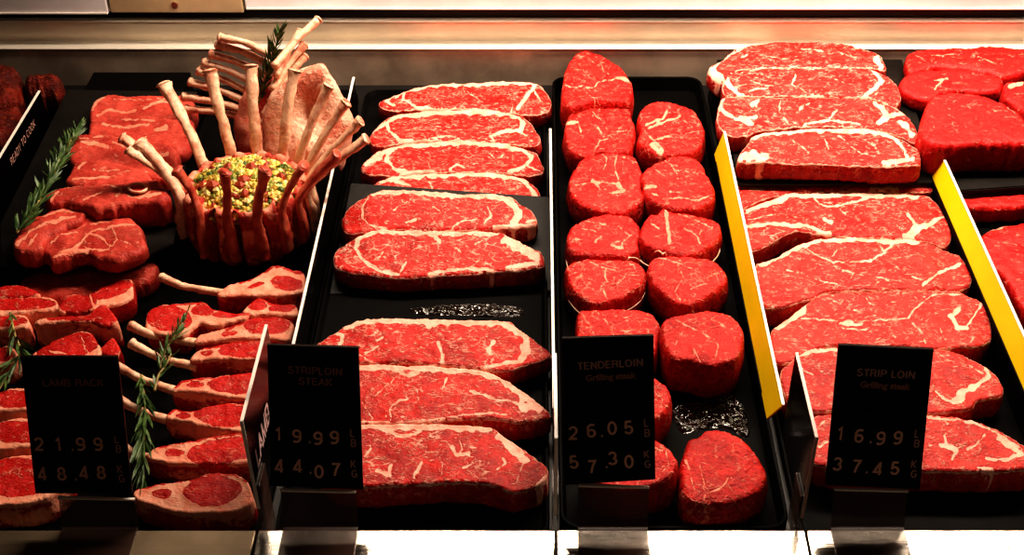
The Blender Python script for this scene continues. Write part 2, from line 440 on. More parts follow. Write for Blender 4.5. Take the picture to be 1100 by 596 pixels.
# ================================================================= THE CASE
def struct(name, me, mat, parent=None):
    o = link(name, me, M[mat] if isinstance(mat, str) else mat, parent)
    if parent is None: o['kind'] = 'structure'
    return o
LY, LZ = .6915, .03                       # rear edge and height of the front ledge
struct('floor', box(-1.1, 1.1, LY, 1.47, -.02, 0), 'deck')
WY = 1.456
struct('wall_back', box(-1.1, 1.1, WY, WY+.012, 0, .0515), 'steel_dark')
struct('trim_1', box(-1.1, 1.1, WY-.002, WY+.020, .0515, .0532, .0007), 'steel_edge')
struct('trim_2', box(-1.1, 1.1, WY+.019, WY+.030, .0532, .0812), 'steel')
struct('trim_3', box(-1.1, 1.1, WY+.015, WY+.030, .0812, .0828, .0005), 'steel_edge')
struct('trim_4', box(-1.1, 1.1, WY+.024, WY+.034, .0828, .11), 'deck')
# head panels above the wall
Y5 = WY+.003
def head(x0, x1, y1, mat, nm, rim=True, z_top=.20):
    a = atY(x0, y1, Y5); b = atY(x1, y1, Y5)
    o = struct(nm, box(a.x, b.x, Y5, Y5+.02, a.z, z_top, .0015), mat)
    if rim: struct('panel_lip', box(a.x+.001, b.x-.001, Y5-.002, Y5+.0, a.z, a.z+.0022, .0006), 'steel_edge', o)
    return o
head(-20, 117, 15, 'panel', 'trim_5')
o6 = head(119, 262, 14, 'panelbrown', 'trim_6', False)
head(264, 1130, 10, 'panel', 'trim_7')
c = atY(188, 4.5, Y5)
vs, fs = tube([c+Vector((0, .001, 0)), c-Vector((0, .003, 0))], [.0042, .0038], 16, 1)
sc_ = link('screw', meshof(vs, fs), M['screw'], o6)
# front ledge, in three butted lengths
xs = [-1.1, -.2245, .0138, .2137, 1.1]
for i in range(4):
    struct('trim_%d' % (8+i), box(xs[i]+.0006, xs[i+1]-.0006, .40, LY, 0, LZ, .0012), 'ledge' if i else 'ledge_unlit')
# ---------------------------------------------------------------- trays
def rrect(x0, x1, y0, y1, r, z, n=5):
    P = []
    for cx, cy, a0 in ((x1-r, y1-r, 0), (x0+r, y1-r, 90), (x0+r, y0+r, 180), (x1-r, y0+r, 270)):
        for k in range(n+1):
            a = math.radians(a0+90*k/n); P.append(Vector((cx+r*math.cos(a), cy+r*math.sin(a), z)))
    return P
def tray(x0, x1, y0, y1, label, h=.009, r=.018, mat='tray'):
    root = empty('display_tray', ((x0+x1)/2, (y0+y1)/2, 0)); tag(root, label, 'tray', 'black display trays')
    m = r*.3
    a = rrect(x0, x1, y0, y1, r, .0006); b = rrect(x0, x1, y0, y1, r, .0045); n = len(a)
    fs = [tuple(range(n))[::-1], tuple(range(n, 2*n))] + [(i, (i+1) % n, n+(i+1) % n, n+i) for i in range(n)]
    link('tray_base', meshof(a+b, fs), M[mat], root)
    V = []; Fc = []
    prof = [(0, .0045), (0, h-.001), (.0008, h), (.0028, h), (.0036, h-.001), (.006, .0046)]
    for d, z in prof: V += rrect(x0+d, x1-d, y0+d, y1-d, max(r-d, .002), z)
    for k in range(len(prof)-1):
        for i in range(n): j = (i+1) % n; Fc.append((k*n+i, k*n+j, (k+1)*n+j, (k+1)*n+i))
    link('tray_rim', meshof(V, Fc), M[mat], root)
    return root
tray(-.583, -.410, .70, 1.43, 'black tray holding the lamb leg slices, shoulder and loin chops')
tray(-.4065, -.2245, .70, 1.43, 'black tray holding the crown roast and the rib chops')
tray(-.2165, .0095, .70, 1.43, 'black tray holding the striploin steaks between lamb and tenderloin')
tray(.0178, .2045, .70, 1.44, 'black tray holding two rows of tenderloin steaks', h=.022)
tray(.2135, .4375, .70, 1.44, 'black tray holding the grilling strip loin steaks')
tray(.4455, .72, .70, 1.44, 'black tray at far right under the lean red beef')
tray(-.83, -.5895, .98, 1.43, 'black tray at far left holding dark glazed meat')
# ---------------------------------------------------------------- raised boards
def board(name, pts, z, th, label, s=0, yr=0, feet=()):
    root_me = slab_px(pts, z, th, s, yr)
    o = link(name, root_me, M['board']); tag(o, label, 'board', 'raised black serving boards')
    for x0, x1, y0, y1, zt in feet:
        link('riser', box(x0, x1, y0, y1, .0045, zt, .001), M['tray'], o)
    return o
ZL = .042
YA, SA = 1.17, .199                      # sloping board in the striploin lane
board('serving_board', [(377, 196), (590, 211), (595, 312), (354, 316)], .0345, .003, 'sloping black board under the fourth and fifth striploin steaks', SA, YA)
ZR = .037
board('serving_board', [(770, 62), (968, 60), (1006, 196), (793, 198)], ZR, .003, 'raised black board under the rear strip loin steaks beside the yellow divider', feet=((.22, .43, 1.27, 1.435, ZR-.003),))
board('serving_board', [(975, 56), (1130, 56), (1160, 196), (1012, 206)], ZR, .006, 'raised black board under the lean red beef at far right', feet=((.46, .66, 1.28, 1.435, ZR-.006),))
board('serving_board', [(72, 96), (212, 98), (186, 262), (160, 274), (120, 284), (60, 288), (0, 286), (0, 240)], ZL, .003, 'raised black board under the sliced lamb leg', feet=((-.55, -.43, 1.18, 1.42, ZL-.003),))
# ---------------------------------------------------------------- lane dividers
def divider(x, y0, y1, z0, z1, face, label, end_slant=0.0, nm='lane_divider', th=.0022, lean=0.0):
    root = empty(nm, (x, (y0+y1)/2, 0)); tag(root, label, 'divider', 'upright lane dividers')
    def slabp(xa, xb, za, zb):
        V = []
        for xx in (xa, xb): V0 = V; V += [Vector((xx-lean, y0+end_slant, za)), Vector((xx-lean, y1-end_slant*.3, za)), Vector((xx, y1, zb)), Vector((xx, y0, zb))]
        return meshof(V, [(0, 1, 2, 3)[::-1], (4, 5, 6, 7), (0, 4, 5, 1)[::1], (1, 5, 6, 2), (2, 6, 7, 3), (3, 7, 4, 0)])
    link('panel', slabp(x-th*.5, x+th*.5, z0, z1-.0006), M[face], root)
    link('top_edge', box(x-th*.5-.0002, x+th*.5+.0002, y0, y1, z1-.0006, z1+.0006), M['edge'], root)
    link('foot', box(x-lean-.002, x-lean+.002, y0+.045, y1-.02, .0003, z0+.0014), M['tray'], root)
    return root
d0 = divider(-.587, .98, 1.337, .004, .06, 'blackpanel', 'black divider lettered READY TO COOK beside the glazed meat')
divider(-.2205, .81, 1.369, .004, .06, 'blackpanel', 'black divider between the rib chops and the striploin steaks')
divider(.0137, .80, 1.252, .004, .06, 'blackpanel', 'black divider between striploin and tenderloin steaks')
divider(.2092, .804, 1.246, .032, .06, 'yellow', 'yellow divider between tenderloin and strip loin steaks', .012, lean=.0085)
divider(.4415, .76, 1.246, .036, .06, 'yellow', 'yellow divider right of the strip loin steaks', .012, lean=.0085)
def endpanel(x, y0, y1, z0, z1, label, th=.002):
    root = empty('divider_sign', (x, y0, z0)); tag(root, label, 'divider sign', 'tall divider signs at the front edge')
    link('panel', box(x-th/2, x+th/2, y0, y1, z0, z1, .0003), M['blackpanel'], root)
    bm = bmesh.new()
    box_bm(bm, x-th/2-.0003, x+th/2+.0003, y0-.0005, y1, z1, z1+.0009)
    box_bm(bm, x-th/2-.0003, x+th/2+.0003, y0-.0009, y0, z0, z1+.0009)
    link('edge_trim', bm_mesh(bm), M['edge'] if x < .1 else M['edge2'], root)
    # clear holder standing on the deck
    bm = bmesh.new()
    for sx in (-1, 1): box_bm(bm, x+sx*(th/2+.0010)-.0006, x+sx*(th/2+.0010)+.0006, y0+.004, y0+.030, .004, z0+.02)
    link('holder', bm_mesh(bm), M['acrylic'], root)
    return root
e1 = endpanel(-.2205, .694, .805, .053, .148, 'glossy black divider sign with LAMB lettering left of the striploin price sign')
e2 = endpanel(.0137, .694, .79, .045, .13, 'thin black divider sign seen edge-on left of the tenderloin price sign')
e3 = endpanel(.2095, .694, .79, .042, .131, 'black divider sign with pale edge left of the strip loin price sign')
# ---------------------------------------------------------------- lettering
def text_small(s, size, org, xd, yd, mat, parent, nm, align='CENTER', off=0.0, space=1.0, sx=1.0):
    cu = bpy.data.curves.new('t', 'FONT'); cu.body = s; cu.size = size; cu.align_x = align; cu.align_y = 'CENTER'
    cu.offset = off; cu.extrude = .00012; cu.space_character = space; cu.resolution_u = 3
    tmp = bpy.data.objects.new('t', cu); COL.objects.link(tmp)
    me = bpy.data.meshes.new_from_object(tmp); bpy.data.objects.remove(tmp); me.materials.clear()
    xd = Vector(xd).normalized(); yd = Vector(yd); yd = (yd - xd*yd.dot(xd)).normalized(); zd = xd.cross(yd)
    m = Matrix(((xd.x*sx, yd.x, zd.x), (xd.y*sx, yd.y, zd.y), (xd.z*sx, yd.z, zd.z))).to_4x4(); m.translation = Vector(org)+zd*.0003
    me.transform(m)
    return link(nm, me, M[mat], parent)

def arc(cx, cy, rx, ry, a0, a1, n=12):
    return [(cx+rx*math.cos(math.radians(a0+(a1-a0)*k/n)), cy+ry*math.sin(math.radians(a0+(a1-a0)*k/n))) for k in range(n+1)]
GL = {'0': (.62, [arc(.31,.5,.25,.44,90,450,28)]), '1': (.50, [[(.08,.76),(.20,.80),(.30,.94),(.30,.0)]]),
 '2': (.62, [arc(.31,.68,.24,.26,165,-25,14)+[(.42,.42),(.10,.12),(.07,.06),(.56,.06)]]),
 '3': (.62, [arc(.30,.71,.22,.23,165,-80,14)+arc(.30,.27,.25,.22,85,-165,16)]),
 '4': (.62, [[(.44,0),(.44,.94),(.42,.94),(.06,.26),(.06,.24),(.60,.24)]]),
 '5': (.62, [[(.52,.93),(.15,.93),(.10,.50)]+arc(.31,.31,.25,.26,140,-160,18)]),
 '6': (.62, [arc(.36,.62,.29,.32,50,180,12)+[(.07,.36)]+arc(.31,.30,.24,.25,180,-180,24)]),
 '7': (.62, [[(.06,.93),(.56,.93),(.36,.5),(.24,.0)]]), '8': (.62, [arc(.31,.72,.20,.22,-90,270,24), arc(.31,.28,.24,.23,90,450,24)]),
 '9': (.62, [arc(.26,.38,.29,.33,-130,0,12)+[(.55,.64)]+arc(.31,.68,.24,.25,0,360,24)]),
 'A': (.70, [[(.03,0),(.34,.96),(.36,.96),(.67,0)], [(.14,.33),(.56,.33)]]),
 'B': (.66, [[(.09,.02),(.09,.95)]+[(.36,.95)]+arc(.36,.73,.21,.22,90,-90,10)+[(.09,.51)], [(.36,.51)]+arc(.36,.28,.24,.235,90,-90,10)+[(.07,.045)]]),
 'C': (.70, [arc(.37,.5,.30,.45,40,320,22)]), 'D': (.70, [[(.09,.03),(.09,.95),(.32,.95)]+arc(.32,.5,.31,.45,90,-90,16)+[(.07,.05)]]),
 'E': (.60, [[(.55,.95),(.09,.95),(.09,.05),(.57,.05)], [(.09,.51),(.52,.51)]]),
 'G': (.72, [arc(.37,.5,.30,.45,42,300,22)+[(.64,.20),(.64,.46),(.40,.46)]]), 'I': (.26, [[(.13,0),(.13,1)]]),
 'K': (.66, [[(.09,0),(.09,1)], [(.58,.98),(.11,.36)], [(.24,.52),(.62,0)]]), 'L': (.54, [[(.09,1),(.09,.05),(.52,.05)]]),
 'M': (.80, [[(.09,0),(.09,.96),(.12,.96),(.40,.05),(.68,.96),(.71,.96),(.71,0)]]), 'N': (.70, [[(.09,0),(.09,.97),(.11,.97),(.59,.03),(.61,.03),(.61,1)]]),
 'O': (.76, [arc(.38,.5,.31,.45,90,450,30)]), 'P': (.62, [[(.09,0),(.09,.95),(.34,.95)]+arc(.34,.71,.23,.24,90,-90,10)+[(.07,.47)]]),
 'R': (.68, [[(.09,0),(.09,.95),(.36,.95)]+arc(.36,.73,.22,.22,90,-90,10)+[(.07,.51)], [(.38,.51),(.52,.42),(.58,0)]]),
 'S': (.64, [arc(.32,.73,.23,.22,25,270,16)+arc(.32,.27,.25,.235,90,-160,16)]), 'T': (.60, [[(.02,.95),(.58,.95)], [(.30,.95),(.30,0)]]),
 'Y': (.66, [[(.04,1),(.33,.45),(.62,1)], [(.33,.45),(.33,0)]]), ' ': (.34, []), '.': (.22, [[(.05,.06),(.17,.06)]])}
def text(s, size, org, xd, yd, mat, parent, nm, align='CENTER', off=0.0, space=1.0, sx=1.0, bold=.18):
    if any(ch not in GL for ch in s): return text_small(s, size, org, xd, yd, mat, parent, nm, align, off, space, sx)
    hgt = size*.74; xd = Vector(xd).normalized(); yd = Vector(yd); yd = (yd - xd*yd.dot(xd)).normalized(); zd = xd.cross(yd)
    tot = sum(GL[ch][0]+.09 for ch in s)-.09; x0 = -tot/2; V = []; Fc = []
    for ch in s:
        wd, strokes = GL[ch]
        for st in strokes:
            st = [p for i, p in enumerate(st) if i == 0 or math.dist(p, st[i-1]) > .004]; n = len(st); closed = math.dist(st[0], st[-1]) < .02
            if closed: st = st[:-1]; n -= 1
            o = len(V)
            for i, p in enumerate(st):
                a = st[i-1] if (i > 0 or closed) else p; b = st[(i+1) % n] if (i < n-1 or closed) else p
                t1 = Vector((p[0]-a[0], p[1]-a[1])); t2 = Vector((b[0]-p[0], b[1]-p[1]))
                if t1.length < 1e-6: t1 = t2
                if t2.length < 1e-6: t2 = t1
                t1.normalize(); t2.normalize(); m = t1+t2
                if m.length < .2: m = t1
                m.normalize(); k = bold/2/max(.55, m.dot(t1)); nn = Vector((-m.y, m.x))*k
                for sg in (1, -1):
                    q = Vector((x0+p[0], p[1]-.5)) + nn*sg
                    V.append(Vector(org) + xd*q.x*hgt*sx + yd*q.y*hgt + zd*.0004)
            for i in range(n if closed else n-1):
                j = (i+1) % n; Fc.append((o+2*i, o+2*i+1, o+2*j+1, o+2*j))
        x0 += wd+.09*space
    return link(nm, meshof(V, Fc), M[mat], parent)
text('READY TO COOK', .0125, (-.587+.0015, 1.255, .041), (0, 1, 0), (0, 0, 1), 'letters', d0, 'lettering', bold=.12)
text('LAMB', .026, (-.2205+.0016, .734, .095), (0, 1, 0), (0, 0, 1), 'white', e1, 'lettering', off=.0006)
# ---------------------------------------------------------------- price signs
def sign(corners, legs, title, sub, r1, r2, label):
    TL, TR, BR, BL = corners
    base = at((legs[0]+legs[1])/2, 566, LZ)
    al = math.radians(20); up = Vector((0, math.sin(al), math.cos(al)))
    p0 = Vector((base.x, LY+.003, LZ)); n = Vector((0, -math.cos(al), math.sin(al)))
    tl, tr, br, bl = [atPlane(x, y, p0, n) for x, y in (TL, TR, BR, BL)]
    root = empty('price_sign', p0); tag(root, label, 'price sign', 'black price signs along the front edge')
    R = (br-bl); U = (tl-bl); W = R.length; Hh = U.length
    def P(s, t_, d=0.0): return bl + R*s + U*t_ + (tr-tl-R)*s*t_ + n*d
    def plate(s0, s1, t0, t1, d0, d1, bev=.0004):
        V = [P(s, q, d) for d in (d0, d1) for s, q in ((s0, t0), (s1, t0), (s1, t1), (s0, t1))]
        bm = bmesh.new(); vs = [bm.verts.new(v) for v in V]
        for f in ((0, 1, 2, 3), (4, 5, 6, 7), (0, 1, 5, 4), (1, 2, 6, 5), (2, 3, 7, 6), (3, 0, 4, 7)): bm.faces.new([vs[i] for i in f])
        bmesh.ops.recalc_face_normals(bm, faces=bm.faces)
        if bev: bmesh.ops.bevel(bm, geom=list(bm.edges), offset=bev, segments=2, affect='EDGES')
        return bm_mesh(bm)
    link('sign_panel', plate(0, 1, 0, 1, -.003, 0), M['black'], root)
    link('title_card', plate(.02, .98, .56, .975, 0, .0008, .0002), M['blackpanel'], root)
    link('top_edge', plate(0, 1, .985, 1.0, -.0032, .0009, .0002), M['tile'], root)
    z = .0010
    for i, l in enumerate(title):
        text(l, .0080, P(.52, .835-.075*i if len(title) > 1 else .82, z), R, U, 'letters2' if 'LAMB' in l or 'STEAK' in l or 'STRIPL' in l else 'letters', root, 'title_lettering', sx=1.22, bold=.19)
    if sub: text(sub, .0072, P(.52, .735, z), R, U, 'letters2', root, 'subtitle_lettering', off=.0003)
    for row, t0 in ((r1, .375), (r2, .155)):
        for ch, s, dy in row:
            w = .055 if ch == '.' else .095
            if ch != '.': link('price_tile', plate(s-w, s+w, t0+dy-.085, t0+dy+.085, 0, .0006, .0001), M['tile'], root)
            text(ch, .0152, P(s, t0+dy + 0, z), R, U, 'digits', root, 'price_digit' if ch != '.' else 'decimal_point', off=.0003)
    for a, b, t0 in (('L', 'B', .375), ('K', 'G', .155)):
        text(a, .0088, P(.905, t0+.035, z), R, U, 'letters', root, 'unit_letter', off=.0001)
        text(b, .0088, P(.915, t0-.035, z), R, U, 'letters', root, 'unit_letter', off=.0001)
    # clear stand
    a, b = atPlane(legs[0], legs[2], p0, n), atPlane(legs[1], legs[2]+2, p0, n)
    zz = LZ+.0005
    def q(v, zt): k = (zt-v.z)/up.z; return v + up*k
    A, B = q(a, zz), q(b, zz); off = n*.0016; up3 = up*.004
    def lbox(p, q_, r_, s_, nm, mat, d=.0010):
        V = [v+n*e for e in (0, d) for v in (p, q_, r_, s_)]
        bm = bmesh.new(); vs = [bm.verts.new(v) for v in V]
        for f in ((0, 1, 2, 3), (4, 5, 6, 7), (0, 1, 5, 4), (1, 2, 6, 5), (2, 3, 7, 6), (3, 0, 4, 7)): bm.faces.new([vs[i] for i in f])
        return link(nm, bm_mesh(bm), M[mat], root)
    lbox(A+off, B+off, b+off, a+off, 'clear_stand', 'acrylic')
    lbox(a+off*1.0, b+off*1.0, b+off+up*.0014, a+off+up*.0014, 'stand_lip_glint', 'edge', .0035)  # highlight along the stand's top edge painted as a pale strip
    # foot running forward on the ledge
    fx0, fx1 = A.x, B.x
    link('stand_foot', box(fx0, fx1, LY-.045, A.y-.0012, LZ+.0002, LZ+.0016, .0003), M['acrylic'], root)
    return root
row = lambda a, b, c, d, dd=(0, 0, 0, 0), dot=.44: [(a, .10, dd[0]), (b, .30, dd[1]), ('.', dot, 0), (c, .53, dd[2]), (d, .71, dd[3])]
sign([(22, 383), (126, 383), (142, 530), (38, 530)], (64, 146, 533), ['LAMB RACK'], None,
     row('2', '1', '9', '9'), row('4', '8', '4', '8', (0, 0, .01, .01)), 'black price sign reading LAMB RACK at 21.99')
sign([(287, 370), (385, 373), (390, 526), (291, 522)], (302, 383, 525), ['STRIPLOIN', 'STEAK'], None,
     row('1', '9', '9', '9', (.01, 0, -.01, 0)), row('4', '4', '0', '7', (0, .005, -.03, -.01)), 'black price sign reading STRIPLOIN STEAK at 19.99')
sign([(604, 363), (702, 360), (704, 515), (607, 521)], (621, 697, 520), ['TENDERLOIN'], 'Grilling steak',
     row('2', '6', '0', '5', (-.01, 0, .01, .01), .415), row('5', '7', '3', '0', (.01, -.03, .02, -.01), .46), 'black price sign reading TENDERLOIN Grilling steak at 26.05')
sign([(901, 370), (1003, 375), (988, 526), (887, 521)], (895, 974, 524), ['STRIP LOIN'], 'Grilling steak',
     row('1', '6', '9', '9', (.01, 0, -.01, .0), .43), row('3', '7', '4', '5', (.01, 0, -.01, 0), .42), 'black price sign reading STRIP LOIN Grilling steak at 16.99')
# ================================================================= STRIPLOIN (lane between the lamb and the tenderloin)
G = 'striploin steaks laid one behind another'
def S(out, label, seams=(), cap=None, **k):
    if cap: seams = list(seams)+[cap]
    k.setdefault('th', .022); k.setdefault('rim', 1.4); seams = [(w*1.22 if w > 2.9 else w*.9, l) for w, l in seams]
    return cut('striploin_steak', out, M['strip'], seams=list(seams), cap=cap, label=label, group=G, cat='steak', **k)
S([(407,109),(425,101),(446,93),(481,89),(520,87),(551,86),(575,88),(586,97),(592,109),(589,118),(570,122),(540,119),(500,116),(450,116),(425,118),(411,115)],
  'striploin steak rearmost in its lane, against the steel wall',
  [(2.5,[(425,104),(434,99),(434,107),(448,114),(480,116)]),(3,[(430,96),(414,108),(424,113)]),(3,[(574,90),(566,104),(556,116)]),(2,[(572,96),(583,112)]),(1.6,[(499,98),(510,104),(516,108)]),(2,[(548,118),(552,111)])], (4.5,[(430,97),(446,93.5),(481,90),(551,88),(572,89)]))
S([(397,146),(410,130),(428,122),(460,118),(501,116),(533,118),(553,122),(568,129),(576,141),(580,152),(570,156),(537,153),(501,150),(450,151),(425,154),(403,156)],
  'second striploin steak from the steel wall, overlapping the rearmost',
  [(3.5,[(400,140),(412,133),(426,126)]),(3,[(417,129),(417,141),(428,150),(450,151)]),(3,[(555,124),(563,133),(560,140),(540,141),(527,146),(530,152)]),(2,[(560,142),(572,152)]),(2,[(450,150),(485,146),(500,151)])], (5.5,[(422,125),(460,120),(501,118.5),(533,121),(553,124)]))
S([(388,178),(400,166),(418,157),(455,152),(501,150),(535,152),(558,157),(574,162),(581,172),(584,184),(575,187),(555,186),(520,184),(480,184),(450,185),(425,188),(395,186)],
  'third striploin steak from the steel wall, narrow with a curved fat rim',
  [(5,[(392,176),(408,167),(420,160)]),(3.5,[(418,163),(415,172),(425,181),(440,185),(465,185)]),(3,[(560,159),(571,168),(566,177),(550,183),(545,187)]),(2.5,[(482,182),(490,176),(498,180)]),(1.8,[(526,164),(532,170),(540,167)]),(2,[(566,178),(580,184)])], (5,[(412,160),(455,154),(501,152.5),(535,155),(558,160)]))
S([(398,198),(412,192),(424,188),(460,186),(521,184),(551,188),(569,194),(580,207),(570,213),(520,211),(450,209),(405,203)],
  'striploin steak half hidden behind the rear edge of the sloping board',
  [(3,[(415,193),(440,199)]),(4,[(556,190),(570,202),(576,210)]),(2,[(460,196),(464,204)])], (5,[(410,194),(424,190),(460,188),(521,187),(551,190)]), th=.02)
S([(367,240),(370,229),(378,219),(392,211),(408,204),(430,203),(480,206),(541,209),(561,219),(574,229),(577,239),(570,243),(535,245),(485,247),(430,246),(395,249),(374,250)],
  'striploin steak at the rear of the sloping board',
  [(2.5,[(396,212),(389,222),(388,234),(398,242),(415,246)]),(8,[(546,214),(556,226),(553,238)]),(3,[(574,241),(552,242),(530,244)]),(3,[(482,208),(486,213)]),(2,[(485,247),(494,238),(512,234)]),(3,[(437,240),(447,236)]),(2,[(423,226),(432,219),(440,215)]),(2,[(465,222),(474,229)]),(2.5,[(524,222),(528,232),(520,240)]),(3,[(565,238),(576,236)])],
  (5,[(400,208),(412,205),(430,205),(480,208.5),(541,212)]), z=.0345, s=SA, yr=YA, th=.02)
S([(358,277),(362,268),(373,260),(388,252),(405,246),(430,246),(480,247),(535,248.5),(550,254),(570,264),(582,271),(584,280),(582,287),(560,290),(530,292),(500,295),(460,296),(430,298),(400,295),(375,292),(362,287)],
  'thick striploin steak at the front of the sloping board',
  [(3,[(388,254),(381,266),(390,280),(410,291),(428,294)]),(9,[(545,257),(562,268),(576,276)]),(4,[(578,284),(545,287)]),(3,[(468,252),(472,259)]),(3,[(460,294),(480,290),(505,288),(528,291)]),(2,[(505,288),(512,281),(528,284)]),(2.5,[(430,292),(436,281),(432,285)]),(2.5,[(405,278),(412,270)]),(2,[(440,264),(447,258)]),(2,[(490,266),(496,272)]),(2,[(510,262),(522,256)])],
  (5.5,[(388,254),(405,248.5),(430,248.5),(480,250),(533,251.5)]), z=.0345, s=SA, yr=YA, th=.021)
S([(340,369),(357,358),(371,349),(392,341),(425,340),(459,341),(500,342),(543,344),(556,351),(578,367),(590,376),(590,383),(562,393),(543,398),(519,396),(483,392),(440,389),(400,389),(360,388),(343,381)],
  'large striploin steak behind the STRIPLOIN price sign, in front of the wet bare patch',
  [(3,[(355,358),(368,360),(364,370)]),(6,[(543,348),(565,361),(566,378),(560,386)]),(3,[(562,387),(542,390),(520,395)]),(3,[(470,368),(475,379),(476,391)]),(2,[(386,380),(402,389)]),(3,[(527,380),(524,374),(531,366)]),(2.5,[(393,378),(407,371)]),(4,[(561,373),(562,381)]),(2.5,[(404,366),(412,362)]),(5,[(456,345),(460,351)])],
  (6,[(370,351),(392,344),(425,343),(459,345),(500,345),(542,347)]), th=.022)
S([(338,412),(350,398),(375,392),(400,390.5),(440,391),(483,393),(519,397),(540,406),(560,418),(580,433),(589,441),(589,448),(560,453),(530,450),(500,449),(470,452),(430,454),(390,455),(350,450)],
  'striploin steak second from the front, right of the STRIPLOIN price sign',
  [(4,[(420,394),(432,399),(438,404),(450,399)]),(7,[(546,413),(565,427),(580,440)]),(9,[(562,438),(574,436)]),(2.5,[(505,420),(530,428),(556,433)]),(2.5,[(388,452),(430,454),(470,449),(500,445),(530,444)]),(2.5,[(420,450),(418,440),(428,431),(438,428)]),(2,[(388,430),(400,448)]),(1.8,[(400,428),(415,413),(430,401)]),(2.5,[(475,418),(481,406)]),(2,[(450,430),(448,418)]),(2,[(520,441),(545,446)])],
  (6,[(375,395),(400,393),(440,394),(483,396),(519,400),(542,409)]), th=.024)
S([(335,480),(345,463),(365,456),(389,454),(447,454),(500,456),(526,458),(540,466),(566,484),(585,498),(588,508),(584,518),(570,524),(552,527),(530,521),(507,518),(459,519),(420,521),(389,522),(350,515)],
  'striploin steak nearest the front ledge, right of the STRIPLOIN price sign',
  [(3,[(405,458),(425,466),(440,468),(452,461)]),(7,[(537,468),(552,481),(564,492)]),(2,[(562,496),(558,508),(556,518)]),(3,[(587,510),(575,524)]),(3,[(486,480),(491,488),(505,488)]),(2,[(491,488),(497,482),(494,474)]),(3,[(445,512),(453,496)]),(3,[(405,506),(418,510),(420,500)]),(2.5,[(392,490),(400,480)]),(2,[(476,498),(475,512)]),(2,[(459,478),(457,486),(466,485)]),(2,[(505,480),(520,481)]),(2.5,[(498,502),(508,498)]),(2.5,[(533,505),(543,498),(540,492)])],
  (6,[(389,457),(447,458),(500,459.5),(526,462)]), th=.028)
# ================================================================= TENDERLOIN
G = 'tenderloin steaks in two rows'
TN = 0
def T(out, label, seams=(), **k):
    k.setdefault('th', .036); k.setdefault('rnd', 4.0); k.setdefault('lump', .0020); k.setdefault('bulge', .0022)
    return cut('tenderloin_steak', out, M['tender'], seams=[(w*1.0+.1 if w < 2.2 else w, l) for w, l in seams], label=label, group=G, cat='steak', **k)
def twine(o, out, z, knot, tails, zk):
    """string tied round the side of a steak, with a knot and loose ends"""
    P = [at(x, y, zk+.006) for x, y in out]; c = sum(P, Vector())/len(P)
    P = [c + (p-c)*1.008 for p in P]
    for p in P: p.z = z
    parts = [tube(P, [.0007], 6, 4, closed=True)]
    kk = at(*knot, zk)
    for tx, ty in tails:
        e = at(tx, ty, zk-.004); parts.append(tube([kk, (kk+e)/2+Vector((0, 0, .003)), e], [.0009, .0007, .0006], 6, 4))
    bm = bmesh.new(); bmesh.ops.create_icosphere(bm, subdivisions=1, radius=.0015, matrix=Matrix.Translation(kk))
    bv = [v.co.copy() for v in bm.verts]; bf = [tuple(v.index for v in f.verts) for f in bm.faces]; bm.free()
    parts.append((bv, bf)); v, f = merge(parts)
    w = link('twine', meshof(v, f, True), M['twine'], o); w['label'] = 'tied pale string'
T([(604.5,88),(610,68),(620,56),(632,53.5),(650,59),(666.5,71),(677.6,85),(679.5,98),(675,108),(656,108),(638,108),(620,113),(606,110)],
  'tenderloin steak rearmost of the left row, against the steel wall',
  [(1.5,[(606,92),(625,93),(637,95),(645,87),(668,83)]),(3,[(664,84),(676,85)]),(1.5,[(630,99),(638,105),(640,110)]),(1.2,[(650,60),(643,71),(632,61)]),(1.2,[(645,70),(654,80)])], th=.046)
T([(607,148.6),(608,130.5),(616,116),(638,109),(656,108),(672.5,113),(678.6,124),(682,138.6),(679,151),(678,159),(665,164),(642,163),(630,166),(614,161.7)],
  'tenderloin steak second from the back of the left row',
  [(3.5,[(608,131),(621,130)]),(1.5,[(625,116),(640,110),(644,118)]),(1.5,[(630,133),(642,136),(648,146)]),(1.4,[(648,146),(660,142),(674,139)]),(1.8,[(640,161),(644,152),(654,148)]),(1.3,[(622,133),(624,142)]),(1.3,[(636,120),(645,128)])])
T([(611,200),(613,187),(620,176),(630,168),(650,164),(674,165.6),(687,174),(689,190),(689,200),(691,211),(685,220),(670,227),(650,226),(634,222),(619,217)],
  'tenderloin steak third in the left row with a white star of fat',
  [(1.6,[(618,197),(638,195),(664,197)]),(3.5,[(636,193),(642,197)]),(4,[(660,207),(669,203),(665,197)]),(1.6,[(665,198),(661,180),(662,167),(684,174)]),(1.4,[(648,182),(652,170),(646,166)]),(1.4,[(640,195),(646,205),(658,208)])])
T4o = [(609,254),(612,246),(618,240.5),(626,235.5),(644,229),(670,228.5),(682,235.5),(688,246.6),(685,258),(686,268),(671,275),(650,274),(630,273.5),(612,268.7)]
o = T(T4o, 'tenderloin steak fourth in the left row, shaggy and streaked with fat',
  [(1.5,[(628,238),(645,240),(655,242)]),(2,[(640,260),(646,252)]),(3,[(656,262),(668,266)]),(1.6,[(668,262),(676,252),(664,244)]),(1.5,[(655,262),(672,256),(682,250)]),(1.3,[(625,246),(640,248)]),(1.5,[(618,256),(634,258)])], lump=.0025)
twine(o, T4o, .026, (676, 277), [(674, 283), (691, 283)], .044)
T5o = [(608.5,292),(609,284),(616,279),(630,277),(650,277),(670.5,278),(684.6,281),(692.7,288),(693.7,296),(686.6,308),(670.5,318),(650,325),(634,325),(620,316),(611,304)]
o = T(T5o, 'tenderloin steak fifth in the left row, tied with string',
  [(1.5,[(632,281),(650,288),(664,291)]),(1.5,[(650,288),(651,302),(646,308),(652,318)]),(1.3,[(651,302),(668,303)]),(1.3,[(672,295),(686,296)]),(1.3,[(672,286),(684,284)]),(1.3,[(626,290),(622,300)]),(1.2,[(612,294),(622,292)])])
